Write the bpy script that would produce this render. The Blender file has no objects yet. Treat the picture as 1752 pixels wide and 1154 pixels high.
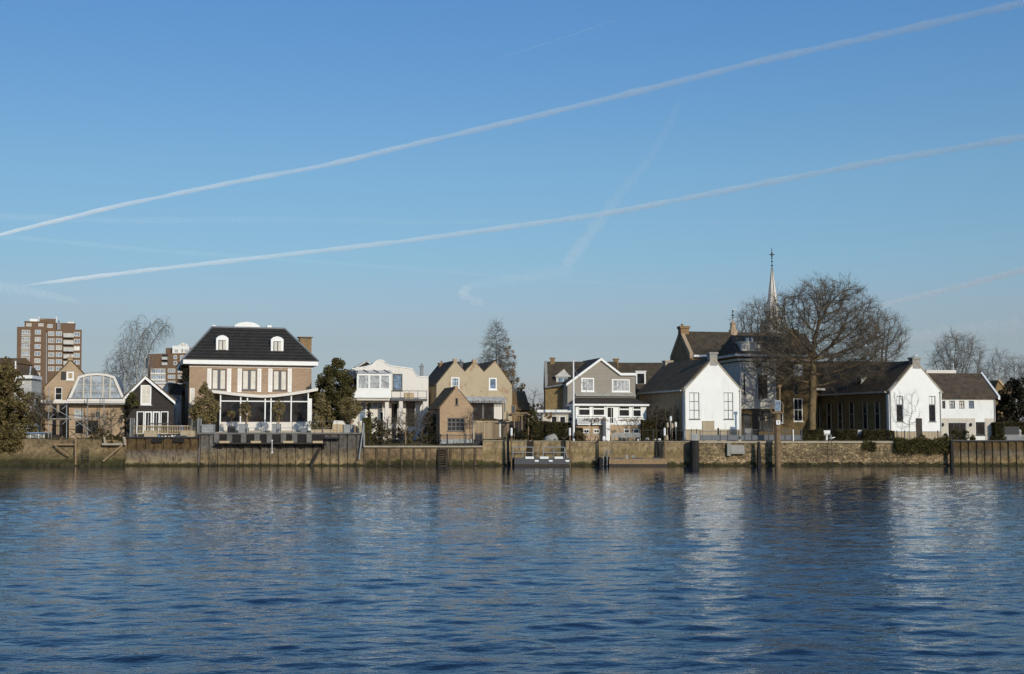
import bpy, math, random
import numpy as np
from mathutils import Vector, Matrix
from mathutils.geometry import tessellate_polygon
R = math.radians
SC = bpy.context.scene

# ------------------------------------------------------------------ camera, sky, sun
FPX, CX, CY, PITCH, CAMZ = 2200.0, 876.0, 577.0, math.atan(164/2200.0), 4.5
cam = bpy.data.cameras.new('camera'); camo = bpy.data.objects.new('camera', cam)
SC.collection.objects.link(camo); SC.camera = camo
camo.location = (0, 0, CAMZ); camo.rotation_euler = (R(90)+PITCH, 0, 0)
cam.sensor_width = 36; cam.lens = FPX/1752*36; cam.clip_start = .5; cam.clip_end = 400000
SUN_AZ, SUN_EL = R(30), R(21)          # azimuth measured from -Y towards +X
w = bpy.data.worlds.new('World'); SC.world = w; w.use_nodes = True
nt = w.node_tree; bg = nt.nodes['Background']
sky = nt.nodes.new('ShaderNodeTexSky'); sky.sky_type = 'NISHITA'; sky.sun_disc = False
sky.sun_elevation = SUN_EL; sky.sun_rotation = math.pi-SUN_AZ
sky.altitude = 0; sky.air_density = 1.0; sky.dust_density = .6; sky.ozone_density = 2.5
tcw = nt.nodes.new('ShaderNodeTexCoord'); sxw = nt.nodes.new('ShaderNodeSeparateXYZ'); nt.links.new(tcw.outputs['Generated'], sxw.inputs[0])
crw = nt.nodes.new('ShaderNodeValToRGB'); nt.links.new(sxw.outputs[2], crw.inputs[0])      # hazier, bluer air than the standard sky
_e = crw.color_ramp.elements
while len(_e) < 8: _e.new(.5)
for _i, (_p, _c) in enumerate(((0, (.5, .48, .72)), (.046, (.54, .545, .69)), (.07, (.575, .56, .635)), (.096, (.64, .63, .69)), (.132, (.625, .73, .78)), (.198, (.64, .81, .87)), (.3, (.56, .82, 1.0)), (.6, (.43, .81, 1.2)))):
    _e[_i].position = _p; _e[_i].color = (*_c, 1)
mxw = nt.nodes.new('ShaderNodeMix'); mxw.data_type = 'RGBA'; mxw.blend_type = 'MULTIPLY'; mxw.inputs[0].default_value = 1
mrw = nt.nodes.new('ShaderNodeMapRange'); nt.links.new(sxw.outputs[0], mrw.inputs[0])          # evens out the brightness from left to right
for _i, _v in ((1, -.5), (2, .5), (3, .89), (4, 1.11)): mrw.inputs[_i].default_value = _v
vmw = nt.nodes.new('ShaderNodeVectorMath'); vmw.operation = 'SCALE'; nt.links.new(sky.outputs[0], vmw.inputs[0]); nt.links.new(mrw.outputs[0], vmw.inputs['Scale'])
nt.links.new(vmw.outputs[0], mxw.inputs[6]); nt.links.new(crw.outputs[0], mxw.inputs[7])
nt.links.new(mxw.outputs[2], bg.inputs[0]); bg.inputs[1].default_value = .12
sun = bpy.data.lights.new('sun', 'SUN'); suno = bpy.data.objects.new('sun', sun)
SC.collection.objects.link(suno)
sun.energy = 2.85; sun.angle = R(.5); sun.color = (1, .93, .8)
sd = Vector((math.sin(SUN_AZ)*math.cos(SUN_EL), -math.cos(SUN_AZ)*math.cos(SUN_EL), math.sin(SUN_EL)))
suno.rotation_euler = sd.to_track_quat('Z', 'Y').to_euler()
vs = SC.view_settings
vs.view_transform = 'Standard'; vs.look = 'None'; vs.gamma = 1; vs.use_curve_mapping = False
vs.exposure = 0.0
SC.cycles.caustics_reflective = False; SC.cycles.caustics_refractive = False; SC.cycles.sample_clamp_indirect = 3
SC.cycles.volume_bounces = 3; SC.cycles.max_bounces = 6; SC.cycles.transparent_max_bounces = 16; SC.cycles.diffuse_bounces = 3
SC.cycles.use_denoising = True; SC.cycles.denoising_prefilter = 'FAST'

# ------------------------------------------------------------------ helpers
cp_, sp_ = math.cos(PITCH), math.sin(PITCH)
def ray(px, py):
    u, v = (px-CX)/FPX, (CY-py)/FPX
    return Vector((u, cp_-v*sp_, v*cp_+sp_))
def P(px, py, Y):
    d = ray(px, py); t = Y/d.y
    return Vector((d.x*t, Y, CAMZ+d.z*t))
def S(r, g, b, k=1.0):
    f = lambda c: ((c/255+.055)/1.055)**2.4 if c > 10 else c/255/12.92
    return (f(r)*k, f(g)*k, f(b)*k)
def tag(o, label=None, cat=None, group=None, kind=None):
    if label: o['label'] = label
    if cat: o['category'] = cat
    if group: o['group'] = group
    if kind: o['kind'] = kind
    return o
def empty(name, loc, rz=0):
    o = bpy.data.objects.new(name, None); SC.collection.objects.link(o)
    o.location = loc; o.rotation_euler = (0, 0, rz); return o

class MB:
    def __init__(s): s.v = []; s.f = []
    def add(s, vs, fs):
        n = len(s.v); s.v += [tuple(p) for p in vs]; s.f += [tuple(i+n for i in f) for f in fs]
    def box(s, x0, x1, y0, y1, z0, z1):
        if x0 > x1: x0, x1 = x1, x0
        if y0 > y1: y0, y1 = y1, y0
        if z0 > z1: z0, z1 = z1, z0
        s.add([(x0,y0,z0),(x1,y0,z0),(x1,y1,z0),(x0,y1,z0),(x0,y0,z1),(x1,y0,z1),(x1,y1,z1),(x0,y1,z1)],
              [(3,2,1,0),(4,5,6,7),(0,1,5,4),(1,2,6,5),(2,3,7,6),(3,0,4,7)])
        return s
    def prism_y(s, poly, y0, y1):          # poly in xz, counter-clockwise seen from -Y
        n = len(poly)
        tri = tessellate_polygon([[Vector((x, z, 0)) for x, z in poly]])
        V = [(x, y0, z) for x, z in poly]+[(x, y1, z) for x, z in poly]
        F = []
        for a, b, c in tri:
            (ax, az), (bx, bz), (cx, cz) = poly[a], poly[b], poly[c]
            if (bx-ax)*(cz-az)-(bz-az)*(cx-ax) < 0: b, c = c, b
            F += [(a, b, c), (a+n, c+n, b+n)]
        area = sum(poly[i][0]*poly[(i+1) % n][1]-poly[(i+1) % n][0]*poly[i][1] for i in range(n))
        for i in range(n):
            j = (i+1) % n
            F.append((i+n, j+n, j, i) if area > 0 else (i, j, j+n, i+n))
        s.add(V, F); return s
    def prism_x(s, poly, x0, x1):          # poly in yz
        m = MB(); m.prism_y(poly, x0, x1)
        s.add([(v[1], v[0], v[2]) for v in m.v], [tuple(reversed(f)) for f in m.f]); return s
    def prism_z(s, poly, z0, z1):
        m = MB(); m.prism_y(poly, z0, z1)
        s.add([(v[0], v[2], v[1]) for v in m.v], [tuple(reversed(f)) for f in m.f]); return s
    def bar(s, a, b, r, k=6, r2=None):
        a, b = Vector(a), Vector(b); d = (b-a)
        if d.length < 1e-6: return s
        q = d.to_track_quat('Z', 'Y'); r2 = r if r2 is None else r2
        V = []
        for c, rr in ((a, r), (b, r2)):
            for i in range(k):
                t = 2*math.pi*(i+.5)/k
                V.append(c+q@Vector((rr*math.cos(t), rr*math.sin(t), 0)))
        F = [(i, (i+1) % k, (i+1) % k+k, i+k) for i in range(k)]+[tuple(range(k-1, -1, -1)), tuple(range(k, 2*k))]
        s.add(V, F); return s
    def path(s, pts, r, k=6):
        for a, b in zip(pts, pts[1:]): s.bar(a, b, r, k)
        return s
    def lathe(s, prof, c=(0, 0, 0), k=12, ph=0):         # prof list of (r,z)
        V = []; F = []
        for r, z in prof:
            for i in range(k):
                t = 2*math.pi*i/k+ph; V.append((c[0]+r*math.cos(t), c[1]+r*math.sin(t), c[2]+z))
        m = len(prof)
        for j in range(m-1):
            for i in range(k):
                F.append((j*k+i, j*k+(i+1) % k, (j+1)*k+(i+1) % k, (j+1)*k+i))
        F += [tuple(range(k-1, -1, -1)), tuple(range((m-1)*k, m*k))]
        s.add(V, F); return s
    def build(s, name, m, parent=None, uv=True, smooth=False, loc=None):
        me = bpy.data.meshes.new(name); me.from_pydata(s.v, [], s.f); me.materials.append(m)
        if uv and s.f:
            l = me.uv_layers.new(name='UVMap'); co = s.v; data = []
            for p in me.polygons:
                n = p.normal
                if abs(n.z) > .97: u, v = Vector((1, 0, 0)), Vector((0, 1, 0))
                else:
                    u = Vector((-n.y, n.x, 0)).normalized(); v = n.cross(u)
                for li in p.vertices:
                    q = Vector(co[li]); data += [q.dot(u), q.dot(v)]
            l.data.foreach_set('uv', data)
        if smooth: me.shade_smooth()
        o = bpy.data.objects.new(name, me); SC.collection.objects.link(o)
        if parent: o.parent = parent
        if loc: o.location = loc
        return o
def dup(root, loc=None, rz=None, label=None, scale=None):
    r = root.copy(); SC.collection.objects.link(r)
    if loc is not None: r.location = loc
    if rz is not None: r.rotation_euler[2] = rz
    if label: r['label'] = label
    if scale: r.scale = (scale,)*3
    for ch in list(root.children):
        c = ch.copy(); SC.collection.objects.link(c); c.parent = r
        for g in list(ch.children):
            d = g.copy(); SC.collection.objects.link(d); d.parent = c
    return r

# ------------------------------------------------------------------ materials
def newmat(name):
    m = bpy.data.materials.new(name); m.use_nodes = True
    t = m.node_tree; b = t.nodes['Principled BSDF']; return m, t, b
def N(t, typ, **kw):
    n = t.nodes.new(typ)
    for k, v in kw.items(): setattr(n, k, v)
    return n
def mixc(t, fac, a, b, blend='MIX'):
    n = N(t, 'ShaderNodeMix', data_type='RGBA', blend_type=blend)
    for i, x in ((0, fac), (6, a), (7, b)):
        if hasattr(x, 'is_linked') or hasattr(x, 'links'): t.links.new(x, n.inputs[i])
        elif isinstance(x, (int, float)): n.inputs[i].default_value = x
        else: n.inputs[i].default_value = (*x, 1)
    return n.outputs[2]
def ramp(t, src, stops):
    n = N(t, 'ShaderNodeValToRGB'); t.links.new(src, n.inputs[0]); e = n.color_ramp.elements
    while len(e) < len(stops): e.new(.5)
    for i, (p, c) in enumerate(stops):
        e[i].position = p; e[i].color = (*c, 1) if isinstance(c, tuple) else (c, c, c, 1)
    return n.outputs[0]
def noise(t, scale, detail=4, coord=None, rough=.6, dim='3D'):
    n = N(t, 'ShaderNodeTexNoise'); n.inputs['Scale'].default_value = scale
    n.inputs['Detail'].default_value = detail; n.inputs['Roughness'].default_value = rough
    if coord: t.links.new(coord, n.inputs['Vector'])
    return n.outputs[0]
def bump(t, b, h, strength=.3, dist=.05):
    n = N(t, 'ShaderNodeBump'); n.inputs['Strength'].default_value = strength; n.inputs['Distance'].default_value = dist
    t.links.new(h, n.inputs['Height']); t.links.new(n.outputs[0], b.inputs['Normal'])
def geopos(t): return N(t, 'ShaderNodeNewGeometry').outputs['Position']
def plain(name, c, rough=.6, var=.25, scale=1.5, metal=0, bs=0, spec=.4):
    m, t, b = newmat(name); g = geopos(t)
    n1 = noise(t, scale, 5, g); dk = tuple(x*(1-var) for x in c); lt = tuple(min(1, x*(1+var*.5)) for x in c)
    col = ramp(t, n1, [(.3, dk), (.5, c), (.72, lt)])
    t.links.new(col, b.inputs['Base Color']); b.inputs['Roughness'].default_value = rough
    b.inputs['Metallic'].default_value = metal; b.inputs['Specular IOR Level'].default_value = spec
    if bs: bump(t, b, noise(t, scale*6, 4, g), bs)
    return m
def render_wall(name, c, dirt=.12, patch=None):           # painted plaster with faint streaks
    m, t, b = newmat(name); g = geopos(t)
    mp = N(t, 'ShaderNodeMapping'); mp.inputs['Scale'].default_value = (1.3, 1.3, .25); t.links.new(g, mp.inputs[0])
    n1 = noise(t, 1.2, 6, mp.outputs[0], .7); n2 = noise(t, .35, 3, g)
    col = ramp(t, n1, [(.25, tuple(x*(1-dirt*1.6) for x in c)), (.48, c), (1, c)])
    col = mixc(t, .6, col, mixc(t, 1, col, ramp(t, n2, [(.3, 1-dirt), (.6, 1.0)]), 'MULTIPLY'))
    if patch: col = mixc(t, ramp(t, noise(t, .55, 6, g, .75), [(.55, 0.0), (.62, .8)]), col, patch)
    t.links.new(col, b.inputs['Base Color']); b.inputs['Roughness'].default_value = .85
    b.inputs['Specular IOR Level'].default_value = .2; bump(t, b, noise(t, 9, 4, g), .12)
    return m
def brickm(name, c1, c2, mortar, w=.42, h=.13, var=.3, bstr=.3, sq=.012):
    m, t, b = newmat(name); uv = N(t, 'ShaderNodeTexCoord').outputs['UV']
    br = N(t, 'ShaderNodeTexBrick'); t.links.new(uv, br.inputs['Vector'])
    br.inputs['Color1'].default_value = (*c1, 1); br.inputs['Color2'].default_value = (*c2, 1)
    br.inputs['Mortar'].default_value = (*mortar, 1); br.inputs['Scale'].default_value = 1
    br.inputs['Mortar Size'].default_value = sq; br.inputs['Brick Width'].default_value = w; br.inputs['Row Height'].default_value = h
    g = geopos(t); n1 = noise(t, .7, 6, g, .7)
    col = mixc(t, 1, br.outputs[0], ramp(t, n1, [(.28, 1-var), (.5, 1.0), (.75, 1+var*.4)]), 'MULTIPLY')
    t.links.new(col, b.inputs['Base Color']); b.inputs['Roughness'].default_value = .85
    b.inputs['Specular IOR Level'].default_value = .2
    inv = N(t, 'ShaderNodeMath', operation='SUBTRACT'); inv.inputs[0].default_value = 1
    t.links.new(br.outputs['Fac'], inv.inputs[1]); bump(t, b, inv.outputs[0], bstr, .02)
    return m
def tilem(name, c, w=.3, h=.34, var=.35, rough=.6, moss=None, bstr=.8, el=.14):
    m, t, b = newmat(name); uv = N(t, 'ShaderNodeTexCoord').outputs['UV']
    sep = N(t, 'ShaderNodeSeparateXYZ'); t.links.new(uv, sep.inputs[0])
    def saw(o, per):
        a = N(t, 'ShaderNodeMath', operation='DIVIDE'); t.links.new(o, a.inputs[0]); a.inputs[1].default_value = per
        f = N(t, 'ShaderNodeMath', operation='FRACT'); t.links.new(a.outputs[0], f.inputs[0]); return f.outputs[0]
    row = saw(sep.outputs[1], h); colm = saw(sep.outputs[0], w)
    s = N(t, 'ShaderNodeMath', operation='PINGPONG'); t.links.new(colm, s.inputs[0]); s.inputs[1].default_value = .5
    hh = N(t, 'ShaderNodeMath', operation='SUBTRACT'); t.links.new(s.outputs[0], hh.inputs[0]); t.links.new(row, hh.inputs[1])
    g = geopos(t); n1 = noise(t, 1.1, 6, g, .75); n2 = noise(t, 7, 3, g)
    base = ramp(t, n1, [(.3, tuple(x*(1-var) for x in c)), (.5, c), (.7, tuple(x*(1+var) for x in c))])
    base = mixc(t, .6, base, mixc(t, 1, base, ramp(t, n2, [(.35, .6), (.65, 1.4)]), 'MULTIPLY'))
    edge = ramp(t, row, [(.0, .3), (el, 1.0), (.88, 1.0), (1, 1.4)])
    base = mixc(t, 1, base, edge, 'MULTIPLY')
    if moss: base = mixc(t, ramp(t, noise(t, .8, 6, g, .8), [(.55, 0.0), (.7, .7)]), base, moss)
    t.links.new(base, b.inputs['Base Color']); b.inputs['Roughness'].default_value = rough
    b.inputs['Specular IOR Level'].default_value = .12; bump(t, b, hh.outputs[0], bstr, .05)
    return m
def bankm(name, top, mid, low, algae=S(70, 66, 34), z1=.62, z2=1.5, brick=False, tex=2.0):
    """river wall: algae at the tide line, silt above it, weathered colour on top"""
    m, t, b = newmat(name); g = geopos(t); sep = N(t, 'ShaderNodeSeparateXYZ'); t.links.new(g, sep.inputs[0])
    mp = N(t, 'ShaderNodeMapping'); mp.inputs['Scale'].default_value = (1, 1, .3); t.links.new(g, mp.inputs[0])
    n1 = noise(t, .9, 6, mp.outputs[0], .7); n2 = noise(t, tex, 6, g, .75)
    ad = N(t, 'ShaderNodeMath', operation='MULTIPLY_ADD'); t.links.new(n1, ad.inputs[0]); ad.inputs[1].default_value = -1.3
    t.links.new(sep.outputs[2], ad.inputs[2])
    zz = N(t, 'ShaderNodeMath', operation='ADD'); t.links.new(ad.outputs[0], zz.inputs[0]); zz.inputs[1].default_value = .65
    dv = N(t, 'ShaderNodeMath', operation='DIVIDE'); t.links.new(zz.outputs[0], dv.inputs[0]); dv.inputs[1].default_value = 4.0
    col = ramp(t, dv.outputs[0], [(0, tuple(x*.45 for x in algae)), ((z1-.15)/4, algae), (z1/4+.02, low), (z2/4, mid), (z2/4+.16, top), (1, top)])
    col = mixc(t, 1, col, ramp(t, n2, [(.3, .42), (.5, 1.0), (.7, 1.5)]), 'MULTIPLY')
    big = noise(t, .16, 5, g, .7); col = mixc(t, 1, col, ramp(t, big, [(.35, .62), (.5, 1.0), (.65, 1.25)]), 'MULTIPLY')
    streak = noise(t, 2.2, 4, mp.outputs[0], .7)
    col = mixc(t, ramp(t, streak, [(.48, 0.0), (.66, .75)]), col, tuple(x*.35 for x in top))
    if brick:
        uv = N(t, 'ShaderNodeTexCoord').outputs['UV']
        vo = N(t, 'ShaderNodeTexVoronoi', feature='DISTANCE_TO_EDGE'); vo.inputs['Scale'].default_value = 3.1
        mp2 = N(t, 'ShaderNodeMapping'); mp2.inputs['Scale'].default_value = (.75, 1.35, 1); t.links.new(uv, mp2.inputs[0]); t.links.new(mp2.outputs[0], vo.inputs[0])
        vc = N(t, 'ShaderNodeTexVoronoi'); vc.inputs['Scale'].default_value = 3.1; t.links.new(mp2.outputs[0], vc.inputs[0])
        sc = N(t, 'ShaderNodeSeparateColor'); t.links.new(vc.outputs['Color'], sc.inputs[0])
        col = mixc(t, 1, col, ramp(t, sc.outputs[0], [(0, .65), (1, 1.4)]), 'MULTIPLY')
        col = mixc(t, 1, col, ramp(t, vo.outputs[0], [(.0, .3), (.09, 1.0)]), 'MULTIPLY')
        bump(t, b, ramp(t, vo.outputs[0], [(.0, 0.0), (.2, 1.0)]), .8, .08)
    else: bump(t, b, n2, .5, .05)
    t.links.new(col, b.inputs['Base Color']); b.inputs['Roughness'].default_value = .8
    b.inputs['Specular IOR Level'].default_value = .25
    return m
def glassm(name, c, var=.6, rough=.06, scale=.9, spec=.12):
    m, t, b = newmat(name); g = geopos(t)
    col = ramp(t, noise(t, scale, 4, g, .6), [(.35, tuple(x*(1-var) for x in c)), (.65, tuple(x*(1+var) for x in c))])
    t.links.new(col, b.inputs['Base Color']); b.inputs['Roughness'].default_value = rough
    b.inputs['Specular IOR Level'].default_value = spec; return m
def leafm(name, c, var=.5, rough=.7):
    m, t, b = newmat(name); g = N(t, 'ShaderNodeNewGeometry')
    r = g.outputs['Random Per Island']
    col = ramp(t, r, [(0, tuple(x*(1-var) for x in c)), (.5, c), (1, tuple(x*(1+var) for x in c))])
    n2 = noise(t, .9, 3, g.outputs['Position'])
    col = mixc(t, 1, col, ramp(t, n2, [(.35, .6), (.65, 1.3)]), 'MULTIPLY')
    t.links.new(col, b.inputs['Base Color']); b.inputs['Roughness'].default_value = rough
    b.inputs['Specular IOR Level'].default_value = .2
    return m
M = {}
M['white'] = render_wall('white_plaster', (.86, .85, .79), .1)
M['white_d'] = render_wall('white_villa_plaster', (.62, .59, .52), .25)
M['cream'] = render_wall('cream_plaster', S(226, 218, 206), .07)
M['beige'] = render_wall('beige_plaster', S(205, 195, 178), .1)
M['tan'] = render_wall('tan_render', S(184, 167, 138), .12, S(160, 128, 100))
M['tan_base'] = render_wall('tan_plinth', S(180, 164, 136), .2)
M['grey'] = brickm('grey_boarding', S(158, 150, 136), S(152, 144, 131), S(130, 122, 110), 6, .2, .08, .2)
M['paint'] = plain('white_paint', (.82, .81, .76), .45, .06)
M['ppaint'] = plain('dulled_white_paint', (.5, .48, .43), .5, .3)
M['brick_villa'] = brickm('villa_brick', S(170, 144, 118), S(158, 130, 104), S(168, 150, 126), .5, .16, .12)
M['brick_small'] = brickm('shed_brick', S(180, 152, 120), S(164, 136, 106), S(168, 146, 120), .42, .14, .15)
M['brick_tan'] = brickm('tan_brick', S(184, 156, 126), S(170, 146, 116), S(178, 160, 134), .42, .14, .14)
M['brick_brown'] = brickm('brown_brick', S(150, 122, 86), S(134, 108, 76), S(140, 118, 88), .42, .13, .3)
M['brick_side'] = brickm('shaded_side_brick', S(184, 160, 124), S(166, 142, 108), S(176, 154, 122), .42, .13, .25)
M['brick_dark'] = brickm('dark_brick', S(140, 118, 80), S(112, 94, 62), S(132, 112, 80), .42, .13, .35)
M['brick_flat'] = brickm('flats_brick', S(118, 95, 76), S(110, 88, 70), S(114, 93, 76), .6, .2, .06)
M['black_board'] = brickm('black_boarding', S(66, 60, 56), S(60, 55, 51), S(36, 33, 31), 8, .2, .12, .4)
M['roof_villa'] = tilem('glazed_black_tiles', S(58, 56, 52), .36, .62, .25, .45, bstr=1.2, el=.45)
M['roof_dark'] = tilem('dark_roof_tiles', S(98, 82, 60), .3, .36, .4, .75, moss=S(84, 80, 56))
M['roof_brown'] = tilem('brown_roof_tiles', S(84, 74, 60), .3, .36, .45, .8, moss=S(96, 86, 56))
M['roof_barn'] = tilem('thatch_brown_tiles', S(92, 80, 66), .25, .3, .45, .9)
M['roof_rust'] = tilem('rusty_roof_tiles', S(122, 98, 68), .3, .5, .3, .8)
M['roof_porch'] = tilem('porch_roofing', S(74, 66, 60), 1.5, 1.6, .1, .7)
M['glass'] = glassm('dark_window_glass', (.018, .02, .022))
M['glass_b'] = glassm('bluish_window_glass', S(110, 128, 146), .5, .1, 1.6)
M['glass_flat'] = glassm('flats_window_glass', S(130, 150, 170), .45, .1, .8)
M['curtain'] = glassm('curtained_window_glass', S(214, 206, 190), .1, .15, 1.2)
M['lace'] = glassm('net_curtain_glass', S(168, 170, 168), .4, .15, 2.5)
M['blind'] = glassm('white_blind_glass', (.82, .81, .76), .03, .3)
M['roofglass'] = glassm('clear_roof_glazing', S(150, 156, 160), .45, .08, 1.0)
M['black'] = plain('black_paint', (.012, .012, .012), .5, .3)
M['iron'] = plain('dark_iron', (.03, .03, .03), .5, .3)
M['greyframe'] = plain('grey_frame_paint', S(78, 78, 80), .5, .1)
M['steel'] = plain('galvanised_steel', S(150, 152, 150), .5, .25)
M['zinc'] = plain('zinc_sheet', S(120, 124, 128), .5, .2)
M['boards'] = brickm('weathered_boards', S(176, 152, 122), S(128, 112, 92), S(90, 76, 60), .28, 9, .3)
M['brick_mansion'] = brickm('mansion_brown_brick', S(116, 98, 66), S(94, 78, 54), S(108, 94, 68), .42, .13, .35)
M['pilewood'] = plain('silted_timber', S(92, 78, 56), .8, .4, 2, bs=.4)
M['steel_grey'] = plain('weathered_grey_steel', S(112, 108, 102), .7, .4)
M['wood'] = plain('weathered_wood', S(150, 124, 92), .8, .3, 3)
M['woodlight'] = plain('pale_timber', S(190, 168, 132), .8, .15, 3)
M['wood_dark'] = plain('wet_dark_timber', S(56, 48, 38), .7, .5, 2, bs=.5)
M['wood_pole'] = plain('brown_mooring_timber', S(124, 102, 74), .8, .4, 2, bs=.5)
M['tar'] = plain('tarred_timber', S(30, 27, 24), .7, .4, 2, bs=.5)
M['stone'] = plain('grey_boulder', S(150, 146, 138), .9, .3, 2, bs=.4)
M['conc'] = plain('weathered_concrete', S(168, 156, 134), .9, .25, 1.2, bs=.3)
M['concgrey'] = plain('grey_concrete', S(150, 147, 138), .9, .2, 1.2, bs=.2)
M['blue'] = plain('blue_plastic', S(50, 88, 140), .5, .1)
M['poolblue'] = plain('pool_blue', S(90, 140, 190), .4, .1)
M['bark'] = plain('grey_brown_bark', S(120, 102, 72), .9, .4, 3, bs=.6)
M['barkdark'] = plain('dark_bark', S(92, 80, 62), .9, .3, 3)
M['twig'] = plain('brown_twigs', S(100, 90, 74), .9, .2, .6)
M['twiggrey'] = plain('grey_twigs', S(128, 126, 120), .9, .25, .6)
M['birch'] = plain('pale_birch_bark', S(176, 172, 162), .9, .4, 2)
M['grass'] = plain('garden_grass', S(78, 74, 40), .95, .35, 2, bs=.5)
M['earth'] = plain('garden_earth', S(92, 80, 52), .95, .4, .5, bs=.5)
M['paving'] = plain('pale_paving', S(168, 158, 138), .9, .15, 1)
M['conifer'] = leafm('conifer_green', S(102, 90, 54))
M['pine'] = leafm('dark_pine_green', S(80, 74, 40))
M['topiary'] = leafm('olive_topiary', S(126, 112, 74), .35)
M['box'] = leafm('box_green', S(66, 62, 34))
M['hedge'] = leafm('hedge_green', S(68, 62, 36))
M['ivy'] = leafm('ivy_green', S(86, 80, 44))
M['dryleaf'] = leafm('dry_brown_leaves', S(128, 98, 56), .4)
M['darkbush'] = leafm('dark_evergreen', S(44, 42, 28))
M['shrub'] = leafm('brown_shrub', S(96, 84, 56))

# ------------------------------------------------------------------ houses
class House:
    def __init__(s, name, label, cat, px, Y, zg, th=17, group=None, L=10):
        p = P(px, 745, Y); s.o = empty(name, (p.x, Y, zg), R(th)); s.th = R(th); s.L = L
        s.org = Vector((p.x, Y, zg)); s.holes = []
        tag(s.o, label, cat, group)
    def uv(s, px, py, d=0.):
        D = ray(px, py); C = Vector((0, 0, CAMZ))-s.org
        rot = Matrix.Rotation(-s.th, 3, 'Z'); D = rot@D; C = rot@C
        t = (d-C.y)/D.y; q = C+D*t; return q.x, q.z
    def rect(s, x0, y0, x1, y1, d=0.):
        xm, ym = (x0+x1)/2, (y0+y1)/2
        return s.uv(x0, ym, d)[0], s.uv(x1, ym, d)[0], s.uv(xm, y1, d)[1], s.uv(xm, y0, d)[1]
    def poly(s, pts, d=0.): return [s.uv(x, y, d) for x, y in pts]
    def win(s, x0, y0, x1, y1, nx=1, ny=1, fm='paint', gm='glass', fw=.1, mw=.05, sill=True, d=0., hole=True,
            name='window', xs=None, zs=None, label=None):
        a, b, c, e = s.rect(x0, y0, x1, y1, d)
        if hole: s.holes.append((a, b, c, e)); yf0, yf1, yp = .05, .13, .11
        else: yf0, yf1, yp = d-.09, d-.01, d-.035
        m = MB()
        m.box(a, a+fw, yf0, yf1, c, e); m.box(b-fw, b, yf0, yf1, c, e)
        m.box(a+fw, b-fw, yf0, yf1, c, c+fw); m.box(a+fw, b-fw, yf0, yf1, e-fw, e)
        xs = [i/nx for i in range(1, nx)] if xs is None else xs
        zs = [i/ny for i in range(1, ny)] if zs is None else zs
        for f in xs: q = a+(b-a)*f; m.box(q-mw/2, q+mw/2, yf0+.012, yf1-.012, c+fw, e-fw)
        for f in zs: q = c+(e-c)*f; m.box(a+fw, b-fw, yf0+.018, yf1-.018, q-mw/2, q+mw/2)
        if sill: m.box(a-.12, b+.12, yf0-.14, yf0-.002 if not hole else -.002, c-.1, c-.01)
        w = m.build(name, M[fm], s.o)
        if label: w['label'] = label
        pm = MB(); pm.add([(a+.02, yp, c+.02), (b-.02, yp, c+.02), (b-.02, yp, e-.02), (a+.02, yp, e-.02)], [(0, 1, 2, 3)])
        pm.build('pane', M[gm], w)
        return w
    def shell(s, outer, mat, L=None, name='wall', y0=0.):
        """closed wall solid from a facade outline (ccw from the front) with the window holes cut and revealed"""
        L = s.L if L is None else L; m = MB()
        loops = [[Vector((x, z, 0)) for x, z in outer]]
        for a, b, c, e in s.holes: loops.append([Vector(q) for q in ((a, c, 0), (a, e, 0), (b, e, 0), (b, c, 0))])
        flat = [v for l in loops for v in l]
        F = []
        for a, b, c in tessellate_polygon(loops):
            A, B, Cc = flat[a], flat[b], flat[c]
            if (B.x-A.x)*(Cc.y-A.y)-(B.y-A.y)*(Cc.x-A.x) < 0: b, c = c, b
            F.append((a, b, c))
        m.add([(v.x, y0, v.y) for v in flat], F)
        for a, b, c, e in s.holes:
            q = [(a, c), (b, c), (b, e), (a, e)]
            for i in range(4):
                (x0, z0), (x1, z1) = q[i], q[(i+1) % 4]
                m.add([(x0, y0, z0), (x1, y0, z1), (x1, y0+.3, z1), (x0, y0+.3, z0)], [(3, 2, 1, 0)])
            m.add([(a, y0+.3, c), (b, y0+.3, c), (b, y0+.3, e), (a, y0+.3, e)], [(0, 1, 2, 3)])
        n = len(outer)
        for i in range(n):
            (x0, z0), (x1, z1) = outer[i], outer[(i+1) % n]
            m.add([(x0, y0, z0), (x1, y0, z1), (x1, L, z1), (x0, L, z0)], [(3, 2, 1, 0)])
        tri = tessellate_polygon([[Vector((x, z, 0)) for x, z in outer]])
        m.add([(x, L, z) for x, z in outer], [tuple(t) for t in tri])
        s.holes = []
        return m.build(name, M[mat], s.o)
    def front(s, outer, mat, d=-.03, name='front_wall'):
        """thin separate front skin with the holes"""
        sh = s.shell(outer, mat, L=.25, name=name, y0=d); return sh
    def gable_roof(s, el, ap, er, L, mat, t=.22, y0=-.25, name='roof', lift=.02):
        """two roof slabs over a gable: el, ap, er = left eave, apex, right eave (x,z)"""
        m = MB()
        for (x0, z0), (x1, z1) in ((el, ap), (ap, er)):
            dx, dz = x1-x0, z1-z0; l = math.hypot(dx, dz); nx, nz = -dz/l, dx/l
            if (x0, z0) == el: ex, ez = x0-dx/l*.3, z0-dz/l*.3; p = [(ex, ez), (x1, z1)]
            else: ex, ez = x1+dx/l*.3, z1+dz/l*.3; p = [(x0, z0), (ex, ez)]
            (x0, z0), (x1, z1) = p
            q = [(x0+nx*lift, z0+nz*lift), (x1+nx*lift, z1+nz*lift), (x1+nx*t, z1+nz*t), (x0+nx*t, z0+nz*t)]
            m.prism_y(q, y0, L)
        return m.build(name, M[mat], s.o)
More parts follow.
